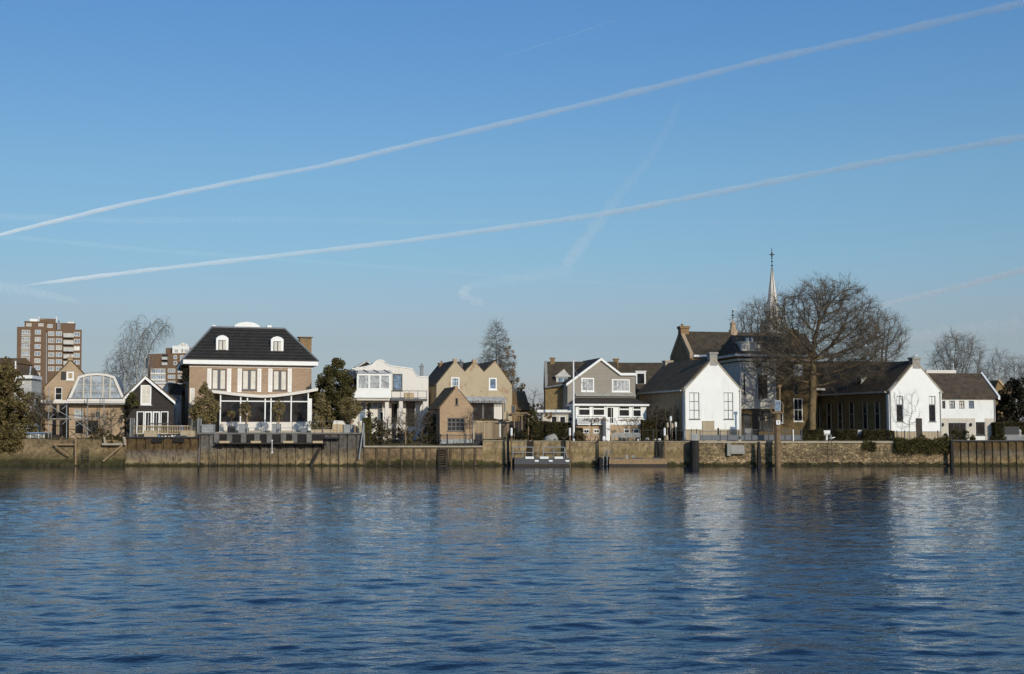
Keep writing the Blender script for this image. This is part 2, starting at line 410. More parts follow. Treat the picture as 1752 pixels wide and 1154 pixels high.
    def barge(s, pts, wd, y0, y1, mat='paint', name='bargeboard'):
        """board following a polyline (x,z), hanging below it by wd"""
        m = MB()
        for (x0, z0), (x1, z1) in zip(pts, pts[1:]):
            m.prism_y([(x0, z0-wd), (x1, z1-wd), (x1, z1), (x0, z0)], y0, y1)
        return m.build(name, M[mat], s.o)
    def box(s, x0, y0, x1, y1, d0, d1, mat, name, lab=None):
        a, b, c, e = s.rect(x0, y0, x1, y1, d0); o = MB().box(a, b, d0, d1, c, e).build(name, M[mat], s.o)
        if lab: o['label'] = lab
        return o
    def chimney(s, x0, y0, x1, y1, d0, dd, mat, capm=None):
        a, b, c, e = s.rect(x0, y0, x1, y1, d0)
        m = MB().box(a, b, d0, d0+dd, c-2.2, e-.18).box(a-.12, b+.12, d0-.12, d0+dd+.12, e-.18, e)
        m.bar(((a+b)/2, d0+dd/2, e), ((a+b)/2, d0+dd/2, e+.35), .12, 8)
        return m.build('chimney', M[mat], s.o)

# ------------------------------------------------------------------ vegetation
def tubes(P0, P1, R0, R1, k):
    """numpy tapered tubes -> verts, quads"""
    D = P1-P0; Ln = np.linalg.norm(D, axis=1, keepdims=True)+1e-9; D = D/Ln
    up = np.where(np.abs(D[:, 2:3]) > .9, np.array([[1., 0, 0]]), np.array([[0, 0, 1.]]))
    U = np.cross(D, up); U /= np.linalg.norm(U, axis=1, keepdims=True); W = np.cross(D, U)
    n = len(P0); V = np.zeros((n, 2, k, 3))
    for i in range(k):
        t = 2*math.pi*i/k; o = U*math.cos(t)+W*math.sin(t)
        V[:, 0, i] = P0+o*R0[:, None]; V[:, 1, i] = P1+o*R1[:, None]
    idx = np.arange(n)[:, None]*2*k
    F = np.stack([np.stack([idx[:, 0]+i, idx[:, 0]+(i+1) % k, idx[:, 0]+k+(i+1) % k, idx[:, 0]+k+i], 1) for i in range(k)], 1).reshape(-1, 4)
    return V.reshape(-1, 3), F
def np_mesh(name, blocks, mat, parent=None, smooth=False):
    Vs, Fs, off = [], [], 0
    for V, F in blocks: Vs.append(V); Fs.append(F+off); off += len(V)
    V = np.concatenate(Vs); F = np.concatenate(Fs); k = F.shape[1]
    me = bpy.data.meshes.new(name); me.vertices.add(len(V)); me.vertices.foreach_set('co', V.astype(np.float32).ravel())
    me.loops.add(F.size); me.loops.foreach_set('vertex_index', F.astype(np.int32).ravel())
    me.polygons.add(len(F)); me.polygons.foreach_set('loop_start', np.arange(0, F.size, k, dtype=np.int32))
    me.update(calc_edges=True); me.validate(); me.materials.append(mat)
    if smooth: me.shade_smooth()
    o = bpy.data.objects.new(name, me); SC.collection.objects.link(o)
    if parent: o.parent = parent
    return o
def bare_tree(name, label, cat, base, env, trunk_h, seed, natt=700, step=.55, di=4.5, dk=1.0, r0=.02, expo=2.25,
              bark='barkdark', twig='twig', twn=3, twl=.9, twr=.012, droop=0., group=None, rmin=.05, lean=(0, 0), ymin=None):
    """space-colonisation tree; env(rng, n) gives attractor points relative to base"""
    rng = np.random.default_rng(seed); A = env(rng, natt)
    nodes = []; par = []
    n0 = max(2, int(trunk_h/step))
    for i in range(n0+1):
        f = i/n0; nodes.append((lean[0]*f+rng.normal(0, .02), lean[1]*f+rng.normal(0, .02), trunk_h*f)); par.append(i-1)
    nodes = [np.array(q) for q in nodes]
    near = np.full(len(A), -1); nd = np.full(len(A), 1e9)
    def upd(lo):
        for i in range(lo, len(nodes)):
            d = np.linalg.norm(A-nodes[i], axis=1); m_ = d < nd; nd[m_] = d[m_]; near[m_] = i
    upd(0); alive = np.ones(len(A), bool); used = {}
    for it in range(140):
        act = alive & (nd < di)
        if not act.any():
            if not alive.any(): break
            j = near[alive][np.argmin(nd[alive])]; c = A[alive].mean(0)-nodes[j]; grow = {j: c/np.linalg.norm(c)}
        else:
            grow = {}
            for i in np.unique(near[act]):
                dd = A[act & (near == i)]-nodes[i]; dd /= (np.linalg.norm(dd, axis=1, keepdims=True)+1e-6); s_ = dd.sum(0)
                grow[i] = s_/(np.linalg.norm(s_)+1e-6)
        lo = len(nodes)
        for i, d in grow.items():
            if used.get(i, 0) > 3: continue
            d = d+rng.normal(0, .05, 3); d /= np.linalg.norm(d)
            q = nodes[i]+d*step; nodes.append(q); par.append(int(i)); used[i] = used.get(i, 0)+1
        if len(nodes) == lo: break
        upd(lo); alive &= nd > dk; nd[~alive] = 1e9
        nd_a = nd.copy()
        if len(nodes) > 9000: break
    nodes = np.array(nodes); par = np.array(par); n = len(nodes)
    acc = np.zeros(n); kids = np.zeros(n, int)
    for i in range(n-1, 0, -1):
        if kids[i] == 0: acc[i] = r0**expo
        acc[par[i]] += acc[i]; kids[par[i]] += 1
    rad = acc**(1/expo); rad[0] = rad[1]*1.0
    h0 = nodes[:, 2]; flare = np.where((h0 < 1.2) & (np.arange(n) <= n0), 1+.35*(1.2-h0)/1.2, 1); rad = rad*flare
    root = empty(name, base); tag(root, label, cat, group)
    i1 = np.arange(1, n); p1 = par[1:]
    R1 = rad[i1]; Rp = np.minimum(rad[p1], R1*1.5+.005)
    big = R1 > rmin
    tb = []
    V, F = tubes(nodes[p1[big]], nodes[i1[big]], Rp[big], R1[big], 7); tb = [(V, F)]
    np_mesh('trunk', tb, M[bark], root, True)
    sm = ~big; blocks = [tubes(nodes[p1[sm]], nodes[i1[sm]], Rp[sm], R1[sm], 4)]
    # twigs
    cand = np.where(rad < rmin*1.3)[0]; cand = cand[cand > n0]
    if len(cand) and twn:
        for rep in range(twn):
            nn = len(cand)
            st = nodes[cand]+rng.normal(0, .05, (nn, 3)); base_d = nodes[cand]-nodes[par[cand]]
            base_d /= np.linalg.norm(base_d, axis=1, keepdims=True)+1e-6
            d = base_d+rng.normal(0, .5, (nn, 3)); d[:, 2] += .15-droop; d /= np.linalg.norm(d, axis=1, keepdims=True)
            l = twl*rng.uniform(.5, 1.25, (nn, 1)); mid = st+d*l*.55
            d2 = d+rng.normal(0, .2, d.shape); d2[:, 2] -= droop*1.5; d2 /= np.linalg.norm(d2, axis=1, keepdims=True); en = mid+d2*l*.6
            r_ = np.full(nn, twr); blocks += [tubes(st, mid, r_, r_*.8, 3), tubes(mid, en, r_*.8, r_*.4, 3)]
            for sub in range(2):
                d3 = d2+rng.normal(0, .55, d.shape); d3[:, 2] -= droop; d3 /= np.linalg.norm(d3, axis=1, keepdims=True)
                fr = rng.uniform(.2, .9, (nn, 1)); s3 = mid*(1-fr)+en*fr; blocks.append(tubes(s3, s3+d3*l*.5, r_*.6, r_*.3, 3))
    np_mesh('crown', blocks, M[twig], root)
    return root
def ell(cx, cy, cz, rx, ry, rz, pw=.5, zmin=None):
    def f(rng, n):
        d = rng.normal(0, 1, (n, 3)); d /= np.linalg.norm(d, axis=1, keepdims=True)
        r = rng.uniform(0, 1, (n, 1))**pw
        q = d*r*np.array([rx, ry, rz])+np.array([cx, cy, cz])
        if zmin is not None: q[:, 2] = np.maximum(q[:, 2], zmin+rng.uniform(0, 1, n))
        return q
    return f
def leafquads(rng, C, size):
    n = len(C); a = rng.normal(0, 1, (n, 3)); a /= np.linalg.norm(a, axis=1, keepdims=True)
    b = rng.normal(0, 1, (n, 3)); b -= (a*b).sum(1, keepdims=True)*a; b /= np.linalg.norm(b, axis=1, keepdims=True)
    s = size*rng.uniform(.6, 1.3, (n, 1)); V = np.stack([C-a*s, C+b*s*.6, C+a*s, C-b*s*.6], 1).reshape(-1, 3)
    F = (np.arange(n)[:, None]*4+np.arange(4)); return V, F
def crown_pts(rng, n, prof, clumps=60, cr=.35, shellp=.35, sx=1., sy=1.):
    """prof: list of (z, radius); clumpy points through the volume, denser near the skin"""
    zs = np.array([p[0] for p in prof]); rs = np.array([p[1] for p in prof])
    zc = rng.uniform(zs[0], zs[-1], clumps*3); rc = np.interp(zc, zs, rs)
    keep = rng.uniform(0, rs.max(), clumps*3) < rc+.15*rs.max(); zc, rc = zc[keep][:clumps], rc[keep][:clumps]
    t = rng.uniform(0, 2*np.pi, len(zc)); rr = rc*rng.uniform(0, 1, len(zc))**shellp*rng.uniform(.85, 1.05, len(zc))
    C = np.stack([rr*np.cos(t)*sx, rr*np.sin(t)*sy, zc], 1)
    k = rng.integers(0, len(C), n); sz = cr*rng.uniform(.6, 1.3, len(C))
    d = rng.normal(0, 1, (n, 3)); d /= np.linalg.norm(d, axis=1, keepdims=True); d *= rng.uniform(.3, 1, (n, 1))**.5
    return C[k]+d*sz[k][:, None]
def leafy(name, label, cat, loc, prof, seed, n=3000, size=.12, mat='topiary', clumps=60, cr=.35, trunk=None, tr=.15,
          group=None, bark='bark', sx=1., sy=1., shellp=.35, rz=0):
    rng = np.random.default_rng(seed); root = empty(name, loc, rz); tag(root, label, cat, group)
    C = crown_pts(rng, n, prof, clumps, cr, shellp, sx, sy); C[:, 2] = np.maximum(C[:, 2], .03)
    np_mesh('crown', [leafquads(rng, C, size)], M[mat], root)
    if trunk:
        m = MB(); x = 0; y = 0; z = -.05
        for i in range(4):
            nx, ny = x+rng.normal(0, tr*.5), y+rng.normal(0, tr*.5); nz = z+trunk/4
            m.bar((x, y, z), (nx, ny, nz), tr*(1-.12*i), 8, tr*(1-.12*(i+1))); x, y, z = nx, ny, nz
        for i in range(5):
            t = i*1.3; m.bar((x, y, z-.1), (x+math.cos(t)*trunk*.35, y+math.sin(t)*trunk*.35, z+trunk*.4), tr*.4, 5, tr*.15)
        m.build('trunk', M[bark], root, smooth=True)
    return root
def hedge(name, label, loc, sx, sy, sz, seed, mat='hedge', n=None, size=.09, group=None, cat='hedge', rz=0, lump=.12):
    rng = np.random.default_rng(seed); n = n or int(260*(sx*sz*2+sy*sz*2+sx*sy)+200)
    f = rng.integers(0, 6, n); q = rng.uniform(-.5, .5, (n, 3)); q[:, 2] += .5
    # points near the skin of a rounded block
    ax = rng.choice([0, 1, 2], n, p=[.25, .45, .3]); sg = rng.choice([-1, 1], n)
    for i in (0, 1): q[ax == i, i] = .5*sg[ax == i]
    q[ax == 2, 2] = 1
    q[:, 0] = np.clip(q[:, 0], -.5, .5); P_ = q*np.array([sx, sy, sz])
    P_ += np.sin(P_[:, [1, 0, 0]]*2.1+seed)*lump*.5+rng.normal(0, lump*.5, P_.shape)
    P_[:, 2] = np.maximum(P_[:, 2], .03)
    inner = rng.uniform(-.45, .45, (n//3, 3)); inner[:, 2] += .48; inner = inner*np.array([sx, sy, sz])
    o = np_mesh(name, [leafquads(rng, np.concatenate([P_, inner]), size)], M[mat]); o.location = loc; o.rotation_euler = (0, 0, rz)
    tag(o, label, cat, group); return o

# ================================================================== SETTING
def X(px, Y=177.0, py=760): return P(px, py, Y).x
def Z(py, Y=177.0): return P(876, py, Y).z
# --- water: one sheet of real low waves, fine ripples in the material
def build_water():
    rows = np.concatenate([np.linspace(-12, 12, 30), 12+np.geomspace(1.5, 166.2, 1050)-1.5+.2])
    cols = np.linspace(-1, 1, 620); Yg = rows[:, None]+0*cols[None, :]
    Xg = cols[None, :]*(np.maximum(Yg, 12)*.52+12)
    rng = np.random.default_rng(5); Zg = np.zeros_like(Xg)
    for i in range(46):
        lam = .38*(1.053**i) if i < 40 else rng.uniform(7, 12); th = rng.normal(R(8), R(30)); k = 2*math.pi/lam
        amp = .0029*lam**.85*rng.uniform(.5, 1.3) if i < 40 else .006
        Zg += amp*np.sin(k*(Xg*math.sin(th)+Yg*math.cos(th))+rng.uniform(0, 6.28)+.8*np.sin(.11*Xg+.07*Yg+i))
    patch = 1+.35*np.sin(.05*Xg+.9*np.sin(.03*Yg))*np.sin(.06*Yg+.4)
    Zg *= patch*(1-.84*np.clip((Yg-75)/95, 0, 1)**.8); Zg *= np.clip((rows[:, None]+12)/10, 0, 1)
    nr, nc = Xg.shape; V = np.stack([Xg, Yg, Zg], 2).reshape(-1, 3)
    i = (np.arange(nr-1)[:, None]*nc+np.arange(nc-1)[None, :]).ravel(); F = np.stack([i, i+1, i+nc+1, i+nc], 1)
    m, t, b = newmat('river_water'); g = geopos(t)
    b.inputs['Base Color'].default_value = (.011, .026, .05, 1); b.inputs['Roughness'].default_value = .035; b.inputs['IOR'].default_value = 1.333
    mp = N(t, 'ShaderNodeMapping'); mp.inputs['Scale'].default_value = (.55, 1, 1); mp.inputs['Rotation'].default_value = (0, 0, R(-7)); t.links.new(g, mp.inputs[0])
    a = noise(t, 2.1, 3, mp.outputs[0], .6); c = noise(t, 6.5, 3, mp.outputs[0], .6)
    mx = N(t, 'ShaderNodeMath', operation='MULTIPLY_ADD'); t.links.new(c, mx.inputs[0]); mx.inputs[1].default_value = .36; t.links.new(a, mx.inputs[2])
    c2 = noise(t, 17, 2, mp.outputs[0], .5); mx2 = N(t, 'ShaderNodeMath', operation='MULTIPLY_ADD'); t.links.new(c2, mx2.inputs[0]); mx2.inputs[1].default_value = .07; t.links.new(mx.outputs[0], mx2.inputs[2])
    bn = N(t, 'ShaderNodeBump'); bn.inputs['Strength'].default_value = 1; bn.inputs['Distance'].default_value = .042
    t.links.new(mx2.outputs[0], bn.inputs['Height'])
    sy_ = N(t, 'ShaderNodeSeparateXYZ'); t.links.new(g, sy_.inputs[0]); mr = N(t, 'ShaderNodeMapRange'); t.links.new(sy_.outputs[1], mr.inputs[0])   # calmer in the lee of the far bank
    for i_, v_ in ((1, 80), (2, 176), (3, 1.0), (4, .16)): mr.inputs[i_].default_value = v_
    gp = N(t, 'ShaderNodeMapping'); gp.inputs['Scale'].default_value = (.02, .07, 1); t.links.new(g, gp.inputs[0]); gu = ramp(t, noise(t, 1, 3, gp.outputs[0], .6), [(.35, .65), (.65, 1.25)])
    st = N(t, 'ShaderNodeMath', operation='MULTIPLY'); t.links.new(mr.outputs[0], st.inputs[0]); t.links.new(gu, st.inputs[1]); t.links.new(st.outputs[0], bn.inputs['Strength']); t.links.new(bn.outputs[0], b.inputs['Normal'])
    o = np_mesh('river_water', [(V, F)], m, smooth=True); tag(o, 'blue rippled river water', kind='structure')
    mm = MB()                                           # the river either side of the waved sheet
    mm.add([(-900, -60, -.02), (900, -60, -.02), (900, 177.9, -.02), (-900, 177.9, -.02)], [(0, 1, 2, 3)])
    o2 = mm.build('river_bed', m); o2.location.z = -.25; tag(o2, 'river beyond', kind='structure')
build_water()
# --- ground
def gz(x, y):
    z = 3.3
    xa, xb = X(622), X(826)
    if xa-1 < x < xb+.5: z = 2.62+.7*min(1, max(0, (y-178.5)/7))
    if x < X(216): z = 3.45
    return z
gx = [-4000, -1500, -500, -200, -110]+[X(a) for a in (0, 100, 215, 217, 330, 345, 480, 618, 621, 680, 740, 800, 827, 829, 900, 1100, 1300, 1500, 1752)]+[110, 200, 500, 1500, 4000]
gx = sorted(gx); gy = [177.35, 178.2, 179.5, 181, 183, 185.5, 188, 195, 210, 240, 300, 500, 1200, 3000, 9000]
m = MB(); m.add([(x, y, gz(x, y)) for y in gy for x in gx], [(j*len(gx)+i, j*len(gx)+i+1, (j+1)*len(gx)+i+1, (j+1)*len(gx)+i) for j in range(len(gy)-1) for i in range(len(gx)-1)])
mg, t, b = newmat('ground'); g = geopos(t)
c = mixc(t, ramp(t, noise(t, .25, 5, g), [(.45, 0.0), (.6, 1.0)]), S(82, 78, 44), S(96, 84, 58))
c = mixc(t, 1, c, ramp(t, noise(t, 3, 5, g), [(.3, .6), (.7, 1.3)]), 'MULTIPLY')
t.links.new(c, b.inputs['Base Color']); b.inputs['Roughness'].default_value = .95
tag(m.build('ground', mg), 'garden ground behind the river wall', kind='structure')

# ================================================================== QUAY WALLS
BK = {
 'A': bankm('old_bank_concrete', S(136, 116, 86), S(136, 116, 84), S(102, 90, 58), z1=.95, z2=2.1),
 'B': bankm('rusty_sheet_piling', S(92, 74, 48), S(116, 104, 90), S(150, 132, 100), z1=.4, z2=1.7),
 'C': bankm('grey_sheet_piling', S(104, 98, 90), S(120, 106, 84), S(154, 132, 96), z1=.35, z2=1.9),
 'D': bankm('panelled_concrete', S(140, 120, 92), S(132, 108, 78), S(134, 114, 80), z1=.8, z2=1.5),
 'E': bankm('smooth_concrete', S(152, 132, 98), S(126, 108, 72), S(152, 130, 98), z1=.55, z2=1.7),
 'F': bankm('rubble_stone', S(158, 138, 104), S(146, 126, 92), S(166, 142, 108), z1=.5, z2=1.5, brick=True),
 'G': bankm('brown_sheet_piling', S(96, 78, 50), S(104, 94, 78), S(140, 118, 82), z1=.45, z2=1.8)}
def corrug(m, x0, x1, y, z0, z1, per=1.2, dep=.2, back=.8):
    n = max(1, round((x1-x0)/per)); p = (x1-x0)/n; pts = []
    for i in range(n):
        a = x0+i*p; pts += [(a, y+dep), (a+.10*p, y+dep), (a+.22*p, y), (a+.9*p, y)]
    pts += [(x1, y+dep)]; pts += [(x1, y+back), (x0, y+back)]
    m.prism_z(pts, z0, z1)
def wall_root(name, label, x0, group='river walls along the bank'):
    o = empty(name, (0, 0, 0)); tag(o, label, 'river wall', group, 'thing'); return o
# A sloping old bank with a wall on top
rA = wall_root('river_wall', 'old sloping concrete bank with cracked wall and green algae at far left', 0)
m = MB(); xs = np.linspace(X(-420), X(216), 90); prof = [(174.9, -1), (175.3, .35), (176.0, .95), (176.75, 1.6), (176.9, 2.55), (177.0, 2.6), (177.05, 3.6), (177.6, 3.62), (177.6, 2.0)]
rng = random.Random(3); V = []
for i, x in enumerate(xs):
    jag = .12*math.sin(i*.9)+.1*math.sin(i*.37+1); 
    for j, (y, z) in enumerate(prof):
        V.append((x, y+(jag if 0 < j < 5 else 0)*.8, z+(jag*.8 if 2 <= j <= 4 else (.06*math.sin(i*.5) if j in (6, 7) else 0))))
k = len(prof); m.add(V, [(i*k+j, (i+1)*k+j, (i+1)*k+j+1, i*k+j+1) for i in range(len(xs)-1) for j in range(k-1)])
m.add([(xs[-1], y, z) for y, z in prof[:7]]+[(xs[-1], 177.6, -1)], [(0, 7, 6, 5, 4, 3, 2, 1)]); m.build('wall', BK['A'], rA)
a = P(93, 761, 176.6); c = P(130, 761, 176.6)
MB().box(a.x, c.x, 176.35, 176.6, a.z-.1, a.z+.12).build('timber_waling', M['wood'], rA); MB().bar((a.x, 176.3, a.z), P(118, 781, 175.6), .11, 5).build('timber_brace', M['wood'], rA)
MB().bar(P(129, 748, 176.5), P(129.5, 796, 175.3), .12, 6).build('timber_post', M['wood'], rA); MB().bar(P(209, 762, 176.4), P(176, 790, 175.2), .14, 5).build('timber_brace', M['wood'], rA)
MB().box(X(178), X(212), 176.2, 176.9, Z(762), Z(758.5)).build('ledge', M['conc'], rA)
MB().bar(P(178, 748, 176.5), P(180, 761, 176.5), .15, 5).build('ledge_end', M['conc'], rA); MB().bar(P(212, 748, 176.5), P(214, 762, 176.5), .2, 5).build('ledge_end', M['conc'], rA)
m = MB()
for xx in (141.5, 151.5): m.bar(P(xx, 768, 176.0), P(xx, 794, 175.2), .05, 5)
for i in range(7): y = 770+i*3.4; m.bar(P(141.5, y, 176.0-i*.1), P(151.5, y, 176.0-i*.1), .04, 4)
tag(m.build('bank_ladder', M['wood_dark']), 'rusty narrow ladder on the sloping bank below the scaffolding', 'ladder')
# B
rB = wall_root('river_wall', 'rusty brown sheet pile wall with black top beam under the black gabled house', 0)
m = MB(); corrug(m, X(216), X(338), 176.9, -1, Z(750.5), 1.22, .2); m.build('sheet_piles', BK['B'], rB)
m = MB(); m.box(X(214), X(341), 176.75, 177.9, Z(750.5)+.003, Z(747.6)); m.build('cap_beam', M['iron'], rB)
for a_, b_ in ((261, 278), (298, 315)): MB().box(X(a_), X(b_), 176.6, 176.88, Z(757.5), Z(751.5)).build('fender', M['tar'], rB)
m = MB(); m.box(X(216), X(339), 176.76, 176.9, -1, Z(769)); m.build('waling', BK['B'], rB)
# C
rC = wall_root('river_wall', 'tall grey sheet pile wall with hanging timber walkway below the villa terrace', 0)
m = MB(); corrug(m, X(341), X(622), 176.8, -1, Z(743.4), 1.2, .2); m.build('sheet_piles', BK['C'], rC)
m = MB(); m.box(X(339), X(623), 176.55, 177.7, Z(743.4)+.003, Z(740.6)); m.build('cap_beam', M['steel_grey'], rC)
m = MB(); m.box(X(372), X(559), 175.6, 176.6, Z(760), Z(757.6))
for q in (378, 413, 446, 481, 516, 553): m.prism_x([(175.7, Z(759.9)), (176.6, Z(768)), (176.6, Z(759.9))], X(q), X(q)+.2)
m.build('walkway', M['wood_dark'], rC)
for q in (372, 394, 418, 441, 462, 486, 505, 530): MB().box(X(q)-.35, X(q)+.35, 176.35, 176.62, Z(757.5), Z(743.6)).build('hanger_post', M['steel_grey'], rC)
m = MB(); m.box(X(374), X(556), 176.63, 176.72, Z(757.4), Z(744)); m.build('recess_shade_board', M['tar'], rC)  # dark board paints the shade of the recesses between the hanger posts
for q in (380, 433, 488, 538):
    m = MB(); m.box(X(q), X(q+17), 175.4, 175.58, Z(758.4), Z(754.6)); tag(m.build('fender_board', M['woodlight'], rC))
m = MB(); m.bar(P(548, 767, 176.4), P(531, 800, 175.4), .2, 6); m.build('timber_brace', M['wood_dark'], rC)
m = MB(); m.box(X(559), X(583), 175.9, 176.5, Z(751), Z(748)); m.build('ledge', M['iron'], rC)
m = MB(); m.bar(P(465.5, 754, 175.4), P(465.5, 776, 175.4), .05, 6); m.bar(P(465.5, 753, 175.4), P(465.5, 755, 175.4), .12, 8); m.bar(P(465.5, 773, 175.4), P(465.5, 776, 175.4), .1, 8); m.build('mooring_rod', M['paint'], rC)
m = MB(); m.bar(P(622.5, 724, 176.4), P(614, 786, 176.3), .09, 8); m.bar(P(622.5, 724, 176.4), P(622.5, 765, 176.5), .09, 8); m.build('drain_pipe', M['steel'], rC)
# D
rD = wall_root('river_wall', 'low panelled concrete wall with dark joints in front of the lawn', 0)
m = MB(); m.box(X(623), X(826), 176.95, 177.9, -1, Z(765.8)); m.build('wall', BK['D'], rD)
m = MB(); m.box(X(622), X(826.5), 176.6, 177.95, Z(765.8)+.003, Z(763)); m.build('coping', M['conc'], rD)
for i, q in enumerate((624, 645, 666.5, 688, 709, 730, 771, 792.5, 813.5)):
    m = MB(); x = X(q); m.box(x-.15, x+.15, 176.8, 176.94, -1, Z(767)); m.build('fender_post', M['pilewood'], rD)
# E three bays
for (a_, b_, top, lab) in ((826, 867, 753.6, 'short smooth concrete wall bay between the lawn wall and the landing stage'),
                           (867, 977, 754.4, 'smooth concrete wall behind the landing stage with railings'),
                           (977, 1023, 755.6, 'concrete wall bay right of the flagpole with a grey coping'),
                           (1023, 1182, 755.6, 'long concrete wall behind the low floating pontoon')):
    r_ = wall_root('river_wall', lab, 0)
    m = MB(); m.box(X(a_)+.02, X(b_)-.02, 177.0, 177.9, -1, Z(top+1.2)); m.build('wall', BK['E'], r_)
    m = MB(); m.box(X(a_)+.02, X(b_)-.02, 176.9, 177.95, Z(top+1.2)+.003, Z(top)); m.build('coping', M['conc'], r_)
# F
rF = wall_root('river_wall', 'rubble stone river wall with pale concrete coping on the right', 0)
m = MB(); m.box(X(1182), X(1626), 176.9, 177.9, -1, Z(758.4)); m.build('wall', BK['F'], rF)
m = MB(); m.box(X(1182), X(1626), 176.75, 177.95, Z(758.4)+.003, Z(755)); m.build('coping', M['conc'], rF)
m = MB(); m.box(X(1243), X(1249), 176.4, 176.9, Z(780), Z(758.6)); m.prism_x([(176.5, Z(776)), (176.89, Z(776)), (176.89, Z(762))], X(1250), X(1273)); m.box(X(1249.2), X(1273), 176.3, 176.5, Z(777), Z(774)); m.build('stone_landing', M['concgrey'], rF)
# G
rG = wall_root('river_wall', 'brown sheet pile wall with thin black top beam at far right', 0)
m = MB(); corrug(m, X(1627), X(2200), 176.85, -1, Z(755.6), 1.1, .18); m.build('sheet_piles', BK['G'], rG)
m = MB(); m.box(X(1570), X(2200), 176.6, 177.9, Z(755.6)+.003, Z(753.4)); m.build('cap_beam', M['iron'], rG)
# thin strip of the wall foot: continuous silt shelf
m = MB(); m.prism_x([(175.9, -.6), (177.0, -.6), (177.0, .12), (176.6, .1)], X(216), X(2200)); tag(m.build('silt_bank', BK['A']), 'muddy silt shelf along the foot of the river walls', kind='structure')
# terraces
m = MB(); m.box(X(341.5), X(622), 177.1, 204, 2.5, 4.42); tag(m.build('terrace', M['paving']), 'raised pale paved terrace of the villa', kind='structure')
m = MB(); m.box(X(217), X(340), 177.5, 200, 2.5, 3.78); tag(m.build('path', M['conc']), 'raised yard of the black house', kind='structure')

# ================================================================== HOUSES
# 1 tan brick cottage behind the scaffolding
h = House('brick_cottage', 'tan brick gabled cottage with black shutter behind the scaffolding', 'house', 79, 187, 3.45, L=12)
h.win(94, 663, 106.5, 685, 1, 2, gm='glass'); h.win(114, 636, 126.5, 650.5, 1, 1, gm='lace', fw=.22)
h.win(89, 692, 97, 745, 1, 1, 'greyframe', sill=False); h.win(101, 692, 113, 713, 1, 1, 'greyframe', sill=False); h.win(101, 719, 113, 746, 1, 1, 'greyframe', sill=False)
out = h.poly([(76, 752), (152, 752), (152, 650), (120.5, 617.5), (76, 663)]); h.shell(out, 'brick_tan')
h.gable_roof(out[4], out[3], out[2], 12, 'roof_dark', .2, .02)
h.box(104.5, 636, 113, 650, -.12, -.01, 'black', 'shutter', 'black wooden shutter')
h.chimney(116, 611, 124.5, 622, .1, .7, 'brick_tan')
# 2 brick garden house with glass mansard gable
h = House('glass_gabled_house', 'brick house with glazed white mansard gable above a scaffolded balcony', 'house', 118, 184, 3.45, th=12, L=8)
h.win(127, 700, 142, 716, 1, 1, 'ppaint', 'lace', sill=False); h.win(129, 720, 142, 742, 1, 1, 'black', 'glass', sill=False); h.win(163, 704, 172, 715, 2, 1, 'ppaint', 'glass'); h.win(150, 720, 168, 744, 2, 1, 'black', 'glass', sill=False)
out = h.poly([(118, 752), (213, 752), (213, 681), (118, 681)]); h.shell(out, 'brick_tan')
mp_ = h.poly([(117, 681.5), (134, 644), (150, 639.6), (166, 638.5), (183, 640), (197, 644.5), (213, 681.5)], -.3)
m = MB(); m.prism_y(list(reversed(mp_)), -.28, 7.5); m.build('glazing', M['roofglass'], h.o)
cx_ = sum(p[0] for p in mp_)/7; m = MB()
for (a_, b_) in zip(mp_, mp_[1:]):
    sh = lambda p: (cx_+(p[0]-cx_)*.9, mp_[0][1]+(p[1]-mp_[0][1])*.91)
    m.prism_y([a_, sh(a_), sh(b_), b_], -.5, -.29)
m.build('gable_frame', M['cream'], h.o)
m = MB()
for q, top in ((143.5, 643), (156, 641), (177, 641), (189, 645)):
    x, z1 = h.uv(q, top, -.3); m.box(x-.1, x+.1, -.42, -.29, mp_[0][1], z1)
z0 = mp_[0][1]
for dz in (.9, 1.9): m.box(mp_[0][0]+.6+dz*.35, mp_[6][0]-.6-dz*.35, -.36, -.29, z0+dz, z0+dz+.05)
m.build('glazing_bar', M['beige'], h.o)
m = MB()
for (a_, b_) in zip(mp_, mp_[1:]): m.prism_y([a_, b_, (b_[0], b_[1]+.1), (a_[0], a_[1]+.1)], -.52, 7.6)
m.build('roof_edge', M['zinc'], h.o)
a_, b_, c_, e_ = h.rect(70, 684, 214, 690, -1.6); m = MB().box(a_, b_, -1.6, -.02, c_, e_-.1); m.box(a_+3.5, b_, -1.7, -1.6, e_-.3, e_+.1); m.build('balcony', M['cream'], h.o)
m = MB().box(mp_[0][0]-.1, mp_[6][0]+.1, -.62, -.1, mp_[0][1]-.25, mp_[0][1]); m.build('gutter', M['iron'], h.o)
# scaffolding
sc = empty('scaffolding', (0, 0, 0)); tag(sc, 'galvanised tube scaffolding frame against the brick cottage', 'scaffolding')
m = MB()
for q, y0, dY in ((83, 664, 0), (114, 690, 0), (150, 676, .3), (178, 672, .3)):
    for Yd in (180.9, 182.2): m.bar(P(q, y0, Yd+dY), (P(q, 745, Yd+dY).x, Yd+dY, 3.4), .065 if Yd < 181.5 else .045, 6)
m.build('upright', M['steel'], sc)
m = MB()
for y, a_, b_ in ((692, 69, 214), (717, 83, 150), (692, 69, 150)):
    m.bar(P(a_, y, 180.8), P(b_, y, 180.8), .06, 6)
for (x0, y0, x1, y1) in ((84, 694, 122, 716), (84, 717, 92, 709), (114, 693, 106, 701), (84, 719, 90, 725), (114, 719, 107, 726), (130, 720, 155, 738), (152, 716, 128, 730)): m.bar(P(x0, y0, 180.7), P(x1, y1, 180.7), .05, 5)
m.build('tube', M['steel'], sc)
m = MB(); m.box(X(83, 181), X(116, 181), 180.9, 182.3, P(1, 719, 181).z, P(1, 716, 181).z); m.build('platform', M['wood'], sc)
